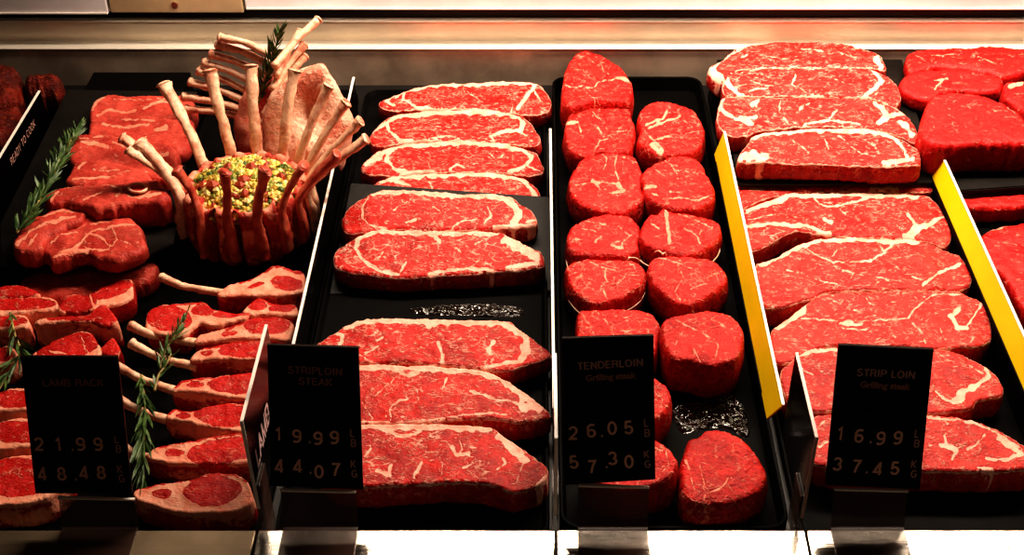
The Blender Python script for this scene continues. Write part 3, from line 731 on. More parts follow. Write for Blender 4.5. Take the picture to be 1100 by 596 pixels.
twine(o, T5o, .026, (634, 324), [(629, 321), (644, 329)], .040)
T([(620,350),(621,335),(626,331),(640,330.5),(670,331),(690.6,332),(704.7,340),(709,349),(708,361),(704,378),(690,388),(664,391),(640,389),(624,378),(619,364)],
  'tenderloin steak directly behind the TENDERLOIN price sign',
  [(1.5,[(640,332),(655,350),(662,365)]),(1.3,[(625,335),(640,360)]),(1.3,[(662,340),(690,345)]),(2,[(665,355),(676,356)])])
T(ell(668,428,53,31), 'tenderloin steak mostly hidden behind the TENDERLOIN price sign, second from the ledge', [(1.5,[(700,415),(712,430),(708,450)]),(1.5,[(700,440),(718,436)])], th=.038)
T(ell(675,495,51,31), 'tenderloin steak mostly hidden behind the TENDERLOIN price sign, nearest the ledge', [(1.5,[(716,485),(718,500),(706,512)]),(1.5,[(700,478),(712,484)])], th=.042)
T([(689,155),(685,148),(689,138),(685,124.5),(691,114.4),(699.7,109),(719,108.5),(731,112),(746,119),(755,133),(756,147),(748,162),(731,165),(715,165),(700,162)],
  'tenderloin steak rearmost of the right row',
  [(2.5,[(694,133),(712,126),(716,119)]),(2.5,[(698,136),(715,130),(730,125)]),(2.2,[(693,140),(704,152),(712,161)]),(5,[(702,156),(709,162)]),(1.5,[(704,150),(715,146),(728,147)]),(1.3,[(735,130),(745,138)])], lump=.0022)
T([(690,195),(690,185),(702.7,174),(719,168),(735,167),(752,172),(759,186),(766,198),(768,208),(763,217),(747,223),(722,223),(701,217),(692,206)],
  'tenderloin steak second from the back of the right row, smooth and oval',
  [(1.3,[(715,172),(723,180),(727,187)]),(1.2,[(722,182),(748,186)]),(3.5,[(692,202),(704,201)]),(1.6,[(700,208),(715,212),(735,212),(750,215),(766,208)]),(1.6,[(720,205),(735,206)]),(1.3,[(704,183),(716,190)])])
o3 = [(687,250),(690,240),(698,230),(706,229),(712,223.5),(722,226),(735,226.5),(751,230),(769,236),(774.8,246.6),(771,256.6),(756,269),(731,274),(711,269),(696,264),(688,257)]
o = T(o3, 'tenderloin steak third in the right row, with a ragged fatty left end',
  [(3.5,[(715,226),(717,240),(719,252),(719,262)]),(1.8,[(735,246),(748,252),(752,262)]),(1.5,[(752,252),(757,245)]),(1.8,[(727,228),(745,235),(765,245)]),(1.5,[(700,240),(708,246)]),(1.5,[(704,256),(712,252)])], lump=.0024)
twine(o, o3, .026, (712, 273), [(703, 271), (716, 275)], .044)
o4 = [(695.7,286),(699,278),(709,275),(731,274.5),(759,276),(773,282),(781,293),(780,304),(766,315),(748,325),(731,326),(715,317),(703,306),(697,295)]
o = T(o4, 'tenderloin steak fourth in the right row, smooth and tied with string',
  [(1.6,[(708,277),(728,284),(745,288)]),(1.5,[(728,284),(734,298),(725,312),(732,322)]),(1.2,[(760,296),(775,290)]),(1.2,[(705,284),(715,300)]),(1.2,[(742,310),(760,304)])])
twine(o, o4, .024, (735, 325), [(733, 322), (745, 336)], .036)
o5 = [(711,352),(713,343),(722,338),(740,335),(761,332),(781,335),(793,344.5),(799,358.6),(797,374.7),(790,386),(778,390),(766,392),(750,389),(735,386),(722,384),(716,374),(712,364)]
o = T(o5, 'thick tenderloin steak right of the TENDERLOIN price sign, with string tied in front',
  [(1.6,[(725,345),(745,352),(765,362),(772,372),(768,385)]),(1.3,[(735,355),(725,370)]),(1.4,[(745,375),(752,388)]),(1.3,[(772,345),(780,352)])], th=.044, lump=.0024)
twine(o, o5, .030, (757, 398), [(740, 393), (782, 395), (762, 404)], .034)
o6 = [(733,493),(736,480),(740,470),(750,466.6),(758,461),(770,460),(784,462),(799,471),(811,484),(821,498),(824,514),(815,529),(795,538),(770,542),(748,541),(736,533),(731,516)]
o = T(o6, 'large round tenderloin steak alone at the front ledge beside the bare wet tray',
  [(2,[(755,540),(758,530),(772,526),(780,518),(781,513)]),(1.8,[(737,492),(742,510),(746,526),(752,530)]),(1.3,[(782,520),(792,534)]),(1.3,[(752,500),(756,520)])], th=.036, rnd=6)
twine(o, o6, .018, (766, 550), [(757, 562), (765, 563)], .022)
# ================================================================= STRIP LOIN (right lane)
G = 'grilling strip loin steaks laid one behind another'
def R_(out, label, seams=(), cap=None, **k):
    if cap: seams = list(seams)+[cap]
    k.setdefault('th', .022); k.setdefault('rim', 1.4); seams = [(w*1.22 if w > 2.9 else w*.9, l) for w, l in seams]
    return cut('strip_loin_steak', out, M['strip2'], seams=list(seams), cap=cap, label=label, group=G, cat='steak', **k)
zr = ZR+.0003
R_([(763,81),(761,75.7),(764,70),(776,63),(791,52),(814,46),(850,43),(898,45),(922,50),(943,57),(951,70),(948,75),(922,71),(862,71),(814,73),(790,76),(778,88),(769,86)],
  'strip loin steak rearmost in the right lane, against the steel wall',
  [(2.5,[(768,72),(780,63),(800,51)]),(7,[(765,76),(772,84)]),(5,[(942,62),(947,72)]),(2,[(795,62),(803,58)]),(1.6,[(855,50),(885,55)]),(1.6,[(815,60),(850,63)]),(1.8,[(895,52),(920,62)])], z=zr)
R_([(776,92),(780,82),(786,76.5),(814,73.5),(862,71.5),(922,71.5),(943,76),(957.6,85),(966,96),(967,107),(960,114),(945,107),(922,103),(874,102),(850,102),(803,103),(780,101)],
  'second strip loin steak from the steel wall in the right lane',
  [(5,[(779,84),(786,94),(796,103)]),(1.8,[(787,78),(814,75),(862,73),(922,73)]),(3.5,[(938,76),(947,88),(934,100)]),(4,[(936,97),(928,104)]),(2,[(855,80),(850,90),(868,100),(890,103)]),(1.6,[(890,82),(910,90)]),(1.6,[(806,85),(825,92),(840,90)]),(2,[(805,98),(825,94)])], z=zr)
R_([(770,122),(773,112),(779,103),(803,104.5),(850,103.5),(922,104.5),(945,108),(966,116.5),(981,131),(987,146),(983,153),(966,146),(945,140),(910,135.5),(874,134.5),(850,136),(815,140),(800,145),(785,145),(773,136)],
  'third strip loin steak from the steel wall, wide with a ragged right end',
  [(3,[(777,106),(775,118),(790,127),(812,127)]),(4,[(795,127),(808,134)]),(4,[(940,110),(955,124),(972,120)]),(5,[(958,123),(944,131)]),(5,[(968,130),(980,146)]),(1.8,[(838,108),(838,122),(848,134)]),(1.8,[(858,118),(870,110)]),(2.6,[(865,132),(890,129),(899,119)]),(2.4,[(890,130),(925,133)]),(2,[(805,112),(815,108),(812,118)]),(5,[(808,112),(815,109)])], z=zr, lump=.0018)
R_([(793,169),(796,161),(804,152),(809,145.5),(826,140.5),(874,137),(934,137.5),(965,147),(985,158),(989,170),(985,177),(946,178),(898,176),(826,174),(797,173.5)],
  'strip loin steak on the front of the raised board, block-shaped with a thick red side',
  [(8,[(796,168),(808,166),(820,170)]),(3,[(960,148),(972,160),(975,170)]),(4,[(950,175),(980,171)]),(1.6,[(850,150),(862,158),(870,164)]),(1.8,[(900,145),(925,165),(940,168)]),(1.8,[(885,150),(892,160)]),(1.6,[(830,162),(850,165)]),(1.6,[(920,146),(940,156)])],
  (4,[(809,147.5),(826,142.5),(874,139.5),(934,140.5),(960,147)]), z=zr, th=.024)
R_([(792,200),(800,186),(850,183),(950,184),(1000,190),(1004,203),(990,206),(940,205),(860,205),(820,214),(794,224)],
  'strip loin steak tucked under the front edge of the raised board',
  [(3,[(805,204),(820,203)]),(2.5,[(935,203),(965,202)]),(2,[(985,202),(998,200)])], th=.024)
R_([(797,228),(800,224),(818.5,217),(835,211),(852,207),(908,206),(985,207.5),(1006,218),(1020,234),(1021.5,256),(1013.6,265),(998,259),(960,255),(895.5,252.5),(866,248),(846,250),(825,262),(806,268),(800,250)],
  'long strip loin steak just in front of the raised board',
  [(2.4,[(873,210),(880,220),(895,222),(925,215),(935,210)]),(3,[(803,243),(831,240),(865,243),(892,251)]),(7,[(975,253),(985,246),(994,244)]),(4,[(994,244),(1015,232),(1016,224)]),(3,[(975,230),(985,242)]),(3,[(885,236),(893,238)]),(1.8,[(902,224),(908,230)]),(1.8,[(805,235),(830,230)]),(2,[(960,240),(972,248)])],
  (5,[(803,225),(820,219),(852,210),(908,208.5),(985,210)]), th=.024)
R_([(811,287),(819,281),(831,277),(845,269),(857,262),(882,255),(934,254.5),(990,258),(1016,268),(1034,277),(1043,293),(1042,306),(1031,311),(1000,311),(960,311),(925,311),(893,313),(870,320),(846,328),(824,330),(815,318)],
  'strip loin steak with a pale fat seam along its rear, second from the raised board',
  [(6,[(816,284),(840,273),(862,262)]),(2.4,[(862,262),(878,274),(895,282),(935,280),(950,271),(943,260)]),(3,[(950,270),(962,258)]),(3,[(992,306),(1010,292),(1030,284)]),(2,[(980,296),(997,303)]),(2,[(905,290),(918,293),(914,299)]),(2,[(875,299),(902,306)]),(1.8,[(958,282),(966,290)]),(2.2,[(940,297),(955,300)]),(2,[(845,290),(858,292)]),(2,[(893,276),(899,268)])],
  (5,[(868,260.5),(882,257.5),(934,257),(985,260)]), th=.026)
R_([(828,356),(836,348),(846,341),(856,333),(869,324),(878,318),(889,314.5),(943,312),(1000,311.5),(1025,311.5),(1043,318),(1059,328),(1065,346),(1065,363),(1052,371),(1030,372),(1010,374),(974,372),(940,371),(897,371),(875,375),(850,388),(834,390),(829,375)],
  'wide strip loin steak directly behind the STRIP LOIN price sign',
  [(7,[(836,352),(850,342),(863,331)]),(2.4,[(862,342),(900,344),(950,344),(976,341),(988,326),(1002,316),(1035,316)]),(1.8,[(976,341),(990,356),(995,368)]),(4.5,[(1022,338),(1028,351),(1038,352)]),(2.6,[(1038,351),(1048,337),(1054,325)]),(5,[(1026,336),(1031,332)]),(1.8,[(905,352),(940,355),(962,362)]),(1.6,[(890,320),(915,332),(940,338)]),(4,[(903,347),(925,348)]),(1.5,[(930,320),(940,330)]),(2,[(1010,352),(1016,364)])], th=.026)
R_([(838,402),(846,390),(858.5,380),(871,374),(897,373),(940,372.5),(1010,374.5),(1038,382),(1066,399),(1077,413),(1075,425),(1051,430),(1043,438),(1020,442),(999,443),(948,442),(900,441),(871,441),(846,430)],
  'strip loin steak second from the front ledge, passing behind the STRIP LOIN price sign',
  [(5,[(860,381),(874,377),(900,376)]),(7,[(1026,430),(1038,419),(1050,412)]),(4,[(1050,412),(1062,404),(1060,396)]),(2,[(1010,382),(1025,388)]),(1.8,[(860,395),(872,402)]),(2.5,[(1005,420),(1022,432)]),(2,[(1040,392),(1056,402)])], th=.026)
R_([(862,470),(872,450),(888,444),(950,443),(997,444.5),(1038,449.5),(1064,458),(1085,468),(1102,479),(1116,490),(1112,502),(1080,505),(1046,506),(992,505),(930,505),(885,500),(866,490)],
  'strip loin steak nearest the front ledge in the right lane, with a star of fat',
  [(2.6,[(990,447),(1040,453),(1070,465),(1098,482)]),(5,[(1010,478),(1018,480),(1026,484)]),(2.5,[(1026,484),(1023,494)]),(2.5,[(1018,482),(1014,468)]),(2,[(998,478),(1012,480)]),(2.6,[(1040,482),(1048,478),(1058,468)]),(3,[(1060,492),(1080,494),(1098,488)]),(5,[(1074,470),(1088,480),(1096,486)]),(3,[(1050,503),(1066,504)]),(2.2,[(878,460),(886,452)]),(2.2,[(880,480),(890,474)])], th=.028)
# ================================================================= LEAN BEEF (far right)
G = 'lean beef cuts at far right'
def B_(out, label, seams=(), **k):
    k.setdefault('rnd', 5); k.setdefault('lump', .0018)
    return cut('lean_beef_cut', out, M['lean'], seams=list(seams), label=label, group=G, cat='meat', **k)
B_([(974,63),(976,56),(985,52),(1020,50),(1070,48),(1100,51),(1128,56),(1130,70),(1100,76),(1080,80),(1050,74),(1020,72),(1000,72),(978,76)],
   'flat lean beef cut rearmost at far right, against the steel wall', [(1.8,[(1000,60),(1030,58)]),(1.6,[(1050,60),(1070,68)])], z=zr, th=.022)
B_([(966,88),(974,80),(986,74.5),(1010,73),(1035,72.5),(1058,77),(1077,84),(1074,95),(1050,98),(1036,96),(1015,98),(1004,106),(985,103),(970,96)],
   'lean beef cut left of the square block, at far right', [(2.2,[(1005,95),(1012,86)]),(2.2,[(1004,86),(1018,85)])], z=zr, th=.020)
B_([(1080,88),(1092,86),(1115,84),(1130,92),(1132,128),(1118,130),(1105,122),(1090,110),(1078,102)],
   'dark lean beef cut behind the square block, at the picture edge', [(5,[(1085,92),(1098,88)])], z=zr, th=.020)
B_([(988,142),(990,128),(994,114),(1000,104),(1012,99),(1045,98.5),(1075,107),(1092,118),(1108,134),(1122,150),(1090,153),(1040,154),(1012,156),(996,152)],
   'thick square block of smooth lean beef on the raised board', [(2,[(1082,112),(1092,124)]),(1.2,[(1030,112),(1050,110)])], z=zr, th=.040, rnd=6)
B_([(1012,214),(1020,203),(1050,198),(1080,196),(1120,196),(1122,215),(1090,222),(1060,222),(1025,222)],
   'dark lean beef cut in shadow under the raised board at far right', [], th=.022)
B_([(1050,262),(1058,248),(1075,241),(1110,237),(1150,240),(1160,290),(1140,330),(1112,342),(1098,330),(1080,300),(1062,280)],
   'lean beef cut in front of the far right board, beside the yellow divider', [(4,[(1062,247),(1085,239)]),(1.6,[(1075,260),(1092,262)])], th=.028)
B_([(1092,372),(1110,360),(1150,360),(1160,400),(1130,410),(1108,400)],
   'lean beef cut cut off by the lower right picture edge', [], th=.024)
# ================================================================= GLAZED MEAT (far left)
G = 'dark glazed marinated meat'
def Z_(out, label, **k):
    return cut('glazed_meat', out, M['glaze'], label=label, group=G, cat='meat', rnd=8, lump=.005, hump=.010, wob=2.2, **k)
Z_([(-30,95),(-20,78),(0,70),(14,72),(22,82),(20,98),(8,108),(-18,112)], 'glazed dark red meat piece at the upper left picture corner', th=.042)
Z_([(26,93),(29,85),(40,80),(54,79),(64,83),(66,92),(60,97),(44,98),(32,98)], 'glazed dark meat piece in the corner of the far left tray', th=.040)
Z_([(-20,128),(0,116),(12,112),(24,118),(26,132),(16,150),(0,158),(-20,160)], 'glazed red brown meat piece left of the READY TO COOK divider', th=.036)
# ================================================================= LAMB (left lane, rear)
G = 'sliced lamb leg on the raised board'
zl = ZL+.0003
def L_(out, label, seams=(), **k):
    k.setdefault('th', .020); k.setdefault('rnd', 5); k.setdefault('lump', .0022)
    return cut(k.pop('nm', 'lamb_leg_slice'), out, M['lamb'], seams=list(seams), label=label, group=k.pop('group', G), cat='meat', z=k.pop('z', zl), **k)
L_([(96,120),(98,110),(107,102),(118,100),(141,102),(171,99.5),(196,101),(210,112),(206,132),(190,134),(170,132),(150,131),(130,131),(112,131),(97,131)],
   'lamb leg slice rearmost on the left board', [(4,[(99,118),(101,110),(112,103)]),(2.5,[(104,124),(112,121),(118,117),(130,120),(145,118)]),(3,[(155,116),(175,108),(190,110)]),(1.8,[(120,106),(150,107),(185,104)])], th=0.016)
L_([(95,138),(97,130),(112,127),(130,125),(150,124.5),(172,126.5),(200,128),(208,140),(200,158),(178,162),(160,158),(140,154),(118,150),(96,150)],
   'lamb leg slice second from the back on the left board', [(2.5,[(110,132),(135,136),(160,134)]),(4,[(168,140),(178,136)]),(2,[(130,128),(165,130)])], th=0.019)
L_([(72,158),(78,146),(92,142),(112,142),(135,145.5),(158,148),(176,152),(190,160),(190,176),(176,190),(158,190),(145,186),(120,180),(95,178),(78,178)],
   'lamb leg slice in the middle of the left board beside the rosemary', [(4,[(88,152),(100,153),(115,158)]),(2,[(84,148),(110,146)]),(2,[(120,152),(145,162)]),(3,[(165,168),(180,164)])], th=0.022)
L_([(70,194),(74,184),(80,175),(90,170),(110,171),(128,174),(143,178),(156,182),(166,194),(146,198),(117,200),(90,200)],
   'lamb leg slice with a pale edge, just behind the one showing a marrow bone', [(2.5,[(78,192),(117,190)]),(3,[(85,180),(92,174)]),(1.8,[(100,182),(140,184)])], th=0.025)
o = L_([(48,212),(49,207),(60,200),(80,197),(117,195),(132,193),(147,192),(167,192),(179,202),(182,212),(170,217),(150,217),(125,222),(105,224),(88,219),(70,216),(54,217)],
   'lamb leg slice showing a round marrow bone, at the front of the stack', [(2.5,[(64,199),(90,197),(117,197)]),(2.5,[(120,198),(130,204),(125,210)]),(2.5,[(158,196),(162,206),(150,212)]),(2.5,[(138,209),(150,213),(172,209)]),(2,[(90,214),(112,205)]),(2.5,[(54,214),(62,205)])], th=.032)
cb = [at(148+9.5*math.cos(a), 202+4.6*math.sin(a), zl+.0342) for a in [2*math.pi*i/10 for i in range(10)]]
v, f = tube(cb, [.0016], 8, 3, closed=True); bn = link('bone_ring', meshof(v, f, True), M['bone'], o)
cc = sum(cb, Vector())/10; mv = [cc+Vector((0, 0, .0003))]+[cc+(p-cc)*.9 for p in catmull(cb, 3, True)]
link('marrow', meshof(mv, [(0, i+1, (i+1) % 30+1) for i in range(30)]), M['marrow'], bn)
L_([(13,262),(18,248),(28,238),(45,228),(60,222),(74,218),(86,220),(91,228),(88,236),(72,242),(58,249),(48,256),(44,264),(34,268),(20,268)],
   'lamb shoulder slice half under another at the left edge of the board', [(3,[(18,262),(32,248),(52,240),(80,232)]),(3,[(48,232),(68,226),(84,226)]),(2.5,[(30,262),(40,252)])], nm='lamb_shoulder_slice', group='lamb shoulder slices', lump=.003, th=.024)
L_([(45,268),(48,258),(56,251),(66,246),(76,240),(88,234),(100,229),(110,229),(121,233),(132,231),(141,232),(147,238),(152,243),(156,258),(157,263),(149,270),(137,275),(121,279),(104,276),(92,271),(78,273),(64,279),(54,279),(52,273)],
   'lamb shoulder slice with webbed seams on top, at the front of the left board', [(2.6,[(60,272),(80,268),(88,258),(98,248),(120,244),(145,240)]),(2,[(55,262),(66,252),(82,248)]),(2,[(88,258),(92,266),(110,268)]),(2.2,[(92,250),(108,254),(118,262),(116,268),(100,268)]),(2,[(120,244),(126,256),(120,264)]),(2,[(130,258),(140,262)]),(3,[(58,276),(80,270),(95,268)]),(1.8,[(96,240),(118,238)])], nm='lamb_shoulder_slice', group='lamb shoulder slices', lump=.003, th=.018)
L_([(20,304),(28,294),(48,288),(80,285),(120,283),(150,280),(168,282),(168,292),(158,300),(140,305),(125,310),(110,317),(60,320),(30,316)],
   'lamb piece lying in shadow under the front of the left board', [(2,[(30,292),(70,290),(125,290)])], nm='lamb_leg_slice', z=.006, th=.022, group='lamb under the board')
# ---------------------------------------------------------------- loin chops
G = 'lamb loin chops at far left'
def C_(out, label, lean, base=1.0, sidefat=.8, seams=(), **k):
    k.setdefault('th', .028); k.setdefault('rnd', 1.6)
    return cut('lamb_loin_chop', out, M['chop'], seams=list(seams), lean=lean, base=base, sidefat=sidefat, label=label, group=G, cat='lamb chop', **k)
C_([(-12,318),(0,308),(20,306),(34,309),(43,316),(30,318),(5,319)], 'lamb loin chop rearmost at the left picture edge', [(12,312,34,6.5)], sidefat=.2)
C_([(-15,328),(0,321),(20,319),(45,318),(58,321),(62,328),(59,332),(30,335),(-15,339)], 'lamb loin chop with a pale fat band, second at the left picture edge', [(14,326,46,7.0)])
C_([(63,334),(68,321),(80,315),(92,317),(105,310),(120,304),(139,299),(143,308),(141,318),(128,326),(112,328),(96,333),(80,336)], 'lamb loin chop behind and right of the largest, with a jutting bone', [(84,326,21,10,-10),(120,311,24,8,-18)], sidefat=.15, seams=[(4,[(118,322),(130,317),(132,324)]),(2.5,[(96,318),(102,330)])])
C_([(-12,348),(0,340),(20,337),(29,341),(31,348),(27,352),(-12,354)], 'small lamb loin chop with a thick fat edge at the left picture edge', [(4,345,26,6)])
C_([(36,345),(45,341),(66,339),(92,337),(102,331),(112,327),(120,334),(126,345),(112,350),(95,344),(70,345.5),(40,347)], 'broad lamb loin chop with a thick pale fat side, behind the LAMB RACK sign', [(78,341,32,3.2),(112,338,15,12)], th=.034)
C_([(33,382),(50,370),(64,362),(80,356),(90,355),(101,361),(107,373),(104,385),(80,393),(45,393)], 'lamb loin chop just behind the top of the LAMB RACK sign', [(72,372,34,14,-12)], sidefat=.1, seams=[(2,[(86,360),(94,378)]),(2,[(48,376),(70,380)])])
C_([(-14,380),(0,372),(10,371),(17,378),(15,387),(0,392),(-14,392)], 'lamb loin chop under the rosemary sprig at the left picture edge', [(0,380,14,8)])
C_([(108,376),(114,366),(121,362),(127,369),(128,379),(120,384)], 'small red lamb chop end standing right of the LAMB RACK sign', [(118,373,12,11)], sidefat=.1, th=.024)
C_([(-14,428),(0,420),(18,415),(40,420),(47,432),(42,440),(14,440),(-14,441)], 'lamb loin chop left of the LAMB RACK sign, rear one of three', [(12,428,32,9.5)])
C_([(-14,462),(4,452),(30,448),(52,451),(62,464),(60,476),(34,480),(-14,481)], 'lamb loin chop left of the LAMB RACK sign, middle one of three', [(22,464,38,12)])
C_([(-16,503),(0,492),(20,488),(38,487.5),(58,492),(75,508),(62,524),(52,533),(30,540),(0,541),(-16,540)], 'large lamb loin chop at the lower left corner by the ledge', [(18,512,40,21)], th=.032)
# ---------------------------------------------------------------- rib chops
G = 'lamb rib chops with frenched bones'
def rearline(out, w):
    """thin red muscle along the far edge of a chop"""
    xs = [p[0] for p in out]; cy = sum(p[1] for p in out)/len(out)
    top = sorted([p for p in out if p[1] < cy]); return [(-w, [(x, y+w*.35) for x, y in top])] if len(top) > 1 else []
def K_(out, label, lean, bone, seams=(), sidefat=.55, bz=(.020, .022, .020), **k):
    k.setdefault('th', .026); k.setdefault('rnd', 1.6)
    o = cut('lamb_rib_chop', out, M['chop'], seams=rearline(out, 3.0)+list(seams), lean=lean, base=1.0, sidefat=sidefat, label=label, group=G, cat='lamb chop', **k)
    if bone:
        n = len(bone); P = [at(x, y, .022 + (.012*(n-1-i)/(n-1))) for i, (x, y) in enumerate(bone)]
        b = link('rib_bone', bonemesh(P, [.0052, .0040, .0038, .0048], 10, 6, nz=.25), M['bone'], o); b['label'] = 'pale scraped rib bone'
    return o
K_([(233,315),(243,307),(258,302),(271,298),(279,293),(287,288),(295,284),(307,287),(327,293),(327,306),(325,313),(305,316),(287,317),(262,317),(240,318)],
   'lamb rib chop right below the crown roast, its bone pointing left', [(308,304,17,8.5,10),(275,306,9,3,-20)], [(174,298),(192,306),(210,310),(240,315)], seams=[(1,[(0,0)])])
K_([(156,346),(158,337),(164,331),(176,326),(200,324),(219,323),(228,331),(250,335),(268,335),(264,342),(248,345),(230,350),(215,346),(206,352),(198,359),(176,359),(160,356)],
   'lamb rib chop lying the other way round, its eye of meat to the left', [(182,342,24,14),(218,333,12,6),(245,338,20,3)], None, sidefat=.3)
K_([(260,335),(268,326),(275,321),(283,321),(291,325),(305,326),(317,328),(320,337),(307,339),(285,337),(268,338)],
   'small lamb rib chop end touching the divider edge', [(302,331,14,4.5),(276,328,10,5)], None, sidefat=.3)
K_([(209,366),(215,359),(228,356),(243,352),(258,346),(271,341),(285,340),(297,340),(314,346),(313,358),(308,365),(290,364),(259,363),(235,364),(213,368)],
   'lamb rib chop third from the crown roast, passing behind the divider sign', [(286,350,25,9),(246,358,9,3.2,-8)], [(141,350),(158,358),(175,362),(214,369)])
K_([(204.5,384),(209,378),(218,374),(243,368),(257,366),(271,365.5),(290,366.5),(302,371),(300,385),(282,386),(262,385),(240,384.5),(222,386),(206,387)],
   'lamb rib chop with its bone ending beside the rosemary stem', [(266,376,32,8),(223,379,7,2.6)], [(142,369),(158,378),(180,387),(212,394)])
K_([(185,420),(188,414),(195,408),(212,405.5),(231,404),(252,401),(273,400),(287,402),(286,420),(282,427),(262,428),(240,425),(222,422),(200,420)],
   'lamb rib chop behind the hanging rosemary sprig', [(262,413,40,10),(209,413,9,3.2)], [(123,392),(138,400),(156,409),(192,421)])
K_([(179.5,449),(181,443),(186,437.5),(198,439),(210.6,439),(226,435),(239,432),(261,433),(276,437),(274,460),(256,463),(238,460),(220,457.5),(198,452)],
   'lamb rib chop left of the LAMB divider sign', [(246,447,38,11.5,4),(197,446,8,3.6)], [(126,428),(140,436),(158,444),(188,453)])
K_([(157,491),(161,484),(169,479),(188,476),(206.6,473),(231,467),(255,464.5),(271,470),(270,492),(258,498),(236,498),(206,498),(180,496)],
   'lamb rib chop second from the front ledge', [(240,484,39,14,-8),(187,486,11,4)], [(130,480),(142,486),(150,489),(170,494)])
K_([(143,532),(147,525),(160,521),(176,518.5),(206.6,514),(218,509),(230,507),(251,508),(265,516),(272,535),(262,545),(245,549),(228,550),(197,550),(168,544),(150,538)],
   'lamb rib chop nearest the front ledge, pale fat around a round eye', [(228,527,31,16,-5),(174,530,11,5)], None, th=.030, seams=[(2.5,[(258,512),(262,526)])])
# ================================================================= CROWN ROAST
CC = Vector((-.306, 1.125, 0)); R0 = .068; NL = 16
def crown():
    root = empty('crown_roast', CC+Vector((0, 0, .0046)))
    tag(root, 'crown roast of lamb ribs filled with herb crumb stuffing', 'roast')
    NA = 224; prof = [(.80, .004), (.93, .008), (1.0, .018), (1.02, .032), (.99, .048), (.97, .060), (.95, .070), (.90, .074), (.83, .073), (.78, .066), (.76, .055), (.6, .052), (.3, .052)]
    V = []; Fc = []; FA = []; SI = []
    for k, (rr, z) in enumerate(prof):
        for i in range(NA):
            th = 2*math.pi*i/NA; ph = (th*NL/(2*math.pi)) % 1.0
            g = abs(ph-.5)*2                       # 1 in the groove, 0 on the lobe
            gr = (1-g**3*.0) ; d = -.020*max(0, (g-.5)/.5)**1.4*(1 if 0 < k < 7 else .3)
            r = R0*rr + d + noise.noise(Vector((math.cos(th)*4, math.sin(th)*4, z*60)))*.003
            hz = z + (.006*noise.noise(Vector((math.cos(th)*5, math.sin(th)*5, 3))) if k > 5 and k < 9 else 0)
            if k == 0: hz += .004*g
            V.append(CC + Vector((r*math.cos(th), r*math.sin(th)*.95, hz)))
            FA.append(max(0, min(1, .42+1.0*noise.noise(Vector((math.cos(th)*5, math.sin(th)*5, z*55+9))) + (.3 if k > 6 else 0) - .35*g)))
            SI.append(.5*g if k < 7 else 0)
    for k in range(len(prof)-1):
        for i in range(NA): j = (i+1) % NA; Fc.append((k*NA+i, k*NA+j, (k+1)*NA+j, (k+1)*NA+i))
    Fc.append(tuple(range(NA))[::-1]); Fc.append(tuple((len(prof)-1)*NA+i for i in range(NA)))
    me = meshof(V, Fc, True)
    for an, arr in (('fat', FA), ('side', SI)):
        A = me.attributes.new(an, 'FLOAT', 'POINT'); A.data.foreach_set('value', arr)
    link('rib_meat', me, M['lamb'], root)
    # bones: tip place in the picture, ring angle (degrees; -90 faces the viewer), height of tip
    B = [((131,148),176,.125,0),((138,160),188,.115,0),((176,90),140,.140,0),((225,76),112,.150,0),((269,71),88,.150,0),((316,76),62,.150,0),((353,92),42,.145,0),((372,110),24,.140,0),
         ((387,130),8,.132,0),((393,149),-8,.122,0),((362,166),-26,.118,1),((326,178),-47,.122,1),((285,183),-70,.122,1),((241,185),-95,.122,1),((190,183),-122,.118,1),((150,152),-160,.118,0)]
    for (px, py), th, zt, red in B:
        a = math.radians(th); d = Vector((math.cos(a), math.sin(a)*.95, 0))
        tip = at(px, py, zt)
        p0 = CC + d*(R0*1.00) + Vector((0, 0, .022)); p1 = CC + d*(R0*1.01) + Vector((0, 0, .045)); p2 = CC + d*(R0*.99) + Vector((0, 0, .070))
        mid = p2.lerp(tip, .5) - d*.004
        head_ = tip + (tip-mid).normalized()*.004
        P = [tip, tip.lerp(mid, .12), mid, p2, p1, p0]
        b = link('rib_bone', bonemesh(P, [.0088, .0072, .0056, .0064, .0092, .0105], 14, 7, .62, .35, .10), M['bone_shaded' if red else 'bone'], root)
    # stuffing
    rs = random.Random(3); V = []; Fc = []; C = []
    ico = bmesh.new(); bmesh.ops.create_icosphere(ico, subdivisions=1, radius=1); iv = [v.co.copy() for v in ico.verts]; jf = [tuple(v.index for v in f.verts) for f in ico.faces]; ico.free()
    cols = [((.70, .52, .11), 40), ((.85, .72, .32), 22), ((.10, .16, .02), 14), ((.30, .31, .05), 18), ((.40, .06, .02), 4), ((.22, .10, .03), 6)]
    pool = [c for c, n in cols for _ in range(n)]
    for _ in range(2100):
        r = math.sqrt(rs.random())*.060; a = rs.uniform(0, 2*math.pi); x, y = r*math.cos(a), r*math.sin(a)*.95
        h = .064 + .024*(1-(r/.060)**2) + .003*noise.noise(Vector((x*60, y*60, 1)))
        s = rs.choice([.0014, .0018, .0024, .003, .0042]); c = rs.choice(pool)
        if c[0] == .40: s *= 1.6
        o = len(V); e = [rs.uniform(.6, 1.3) for _ in range(3)]
        for p in iv: V.append(CC + Vector((x+p.x*s*e[0]*rs.uniform(.8, 1.2), y+p.y*s*e[1], h+p.z*s*e[2]+rs.uniform(-.0002, .0002))))
        C += [c]*len(iv); Fc += [tuple(i+o for i in q) for q in jf]
    # packed bed beneath
    n = 40; o = len(V)
    for k in range(9):
        for i in range(n):
            rr = .061*(1-k/9); a = 2*math.pi*i/n
            V.append(CC+Vector((rr*math.cos(a), rr*math.sin(a)*.95, .060+.024*(1-(rr/.061)**2)))); C.append((.42, .30, .06))
    for k in range(8):
        for i in range(n): j = (i+1) % n; Fc.append((o+k*n+i, o+k*n+j, o+(k+1)*n+j, o+(k+1)*n+i))
    Fc.append(tuple(o+8*n+i for i in range(n)))
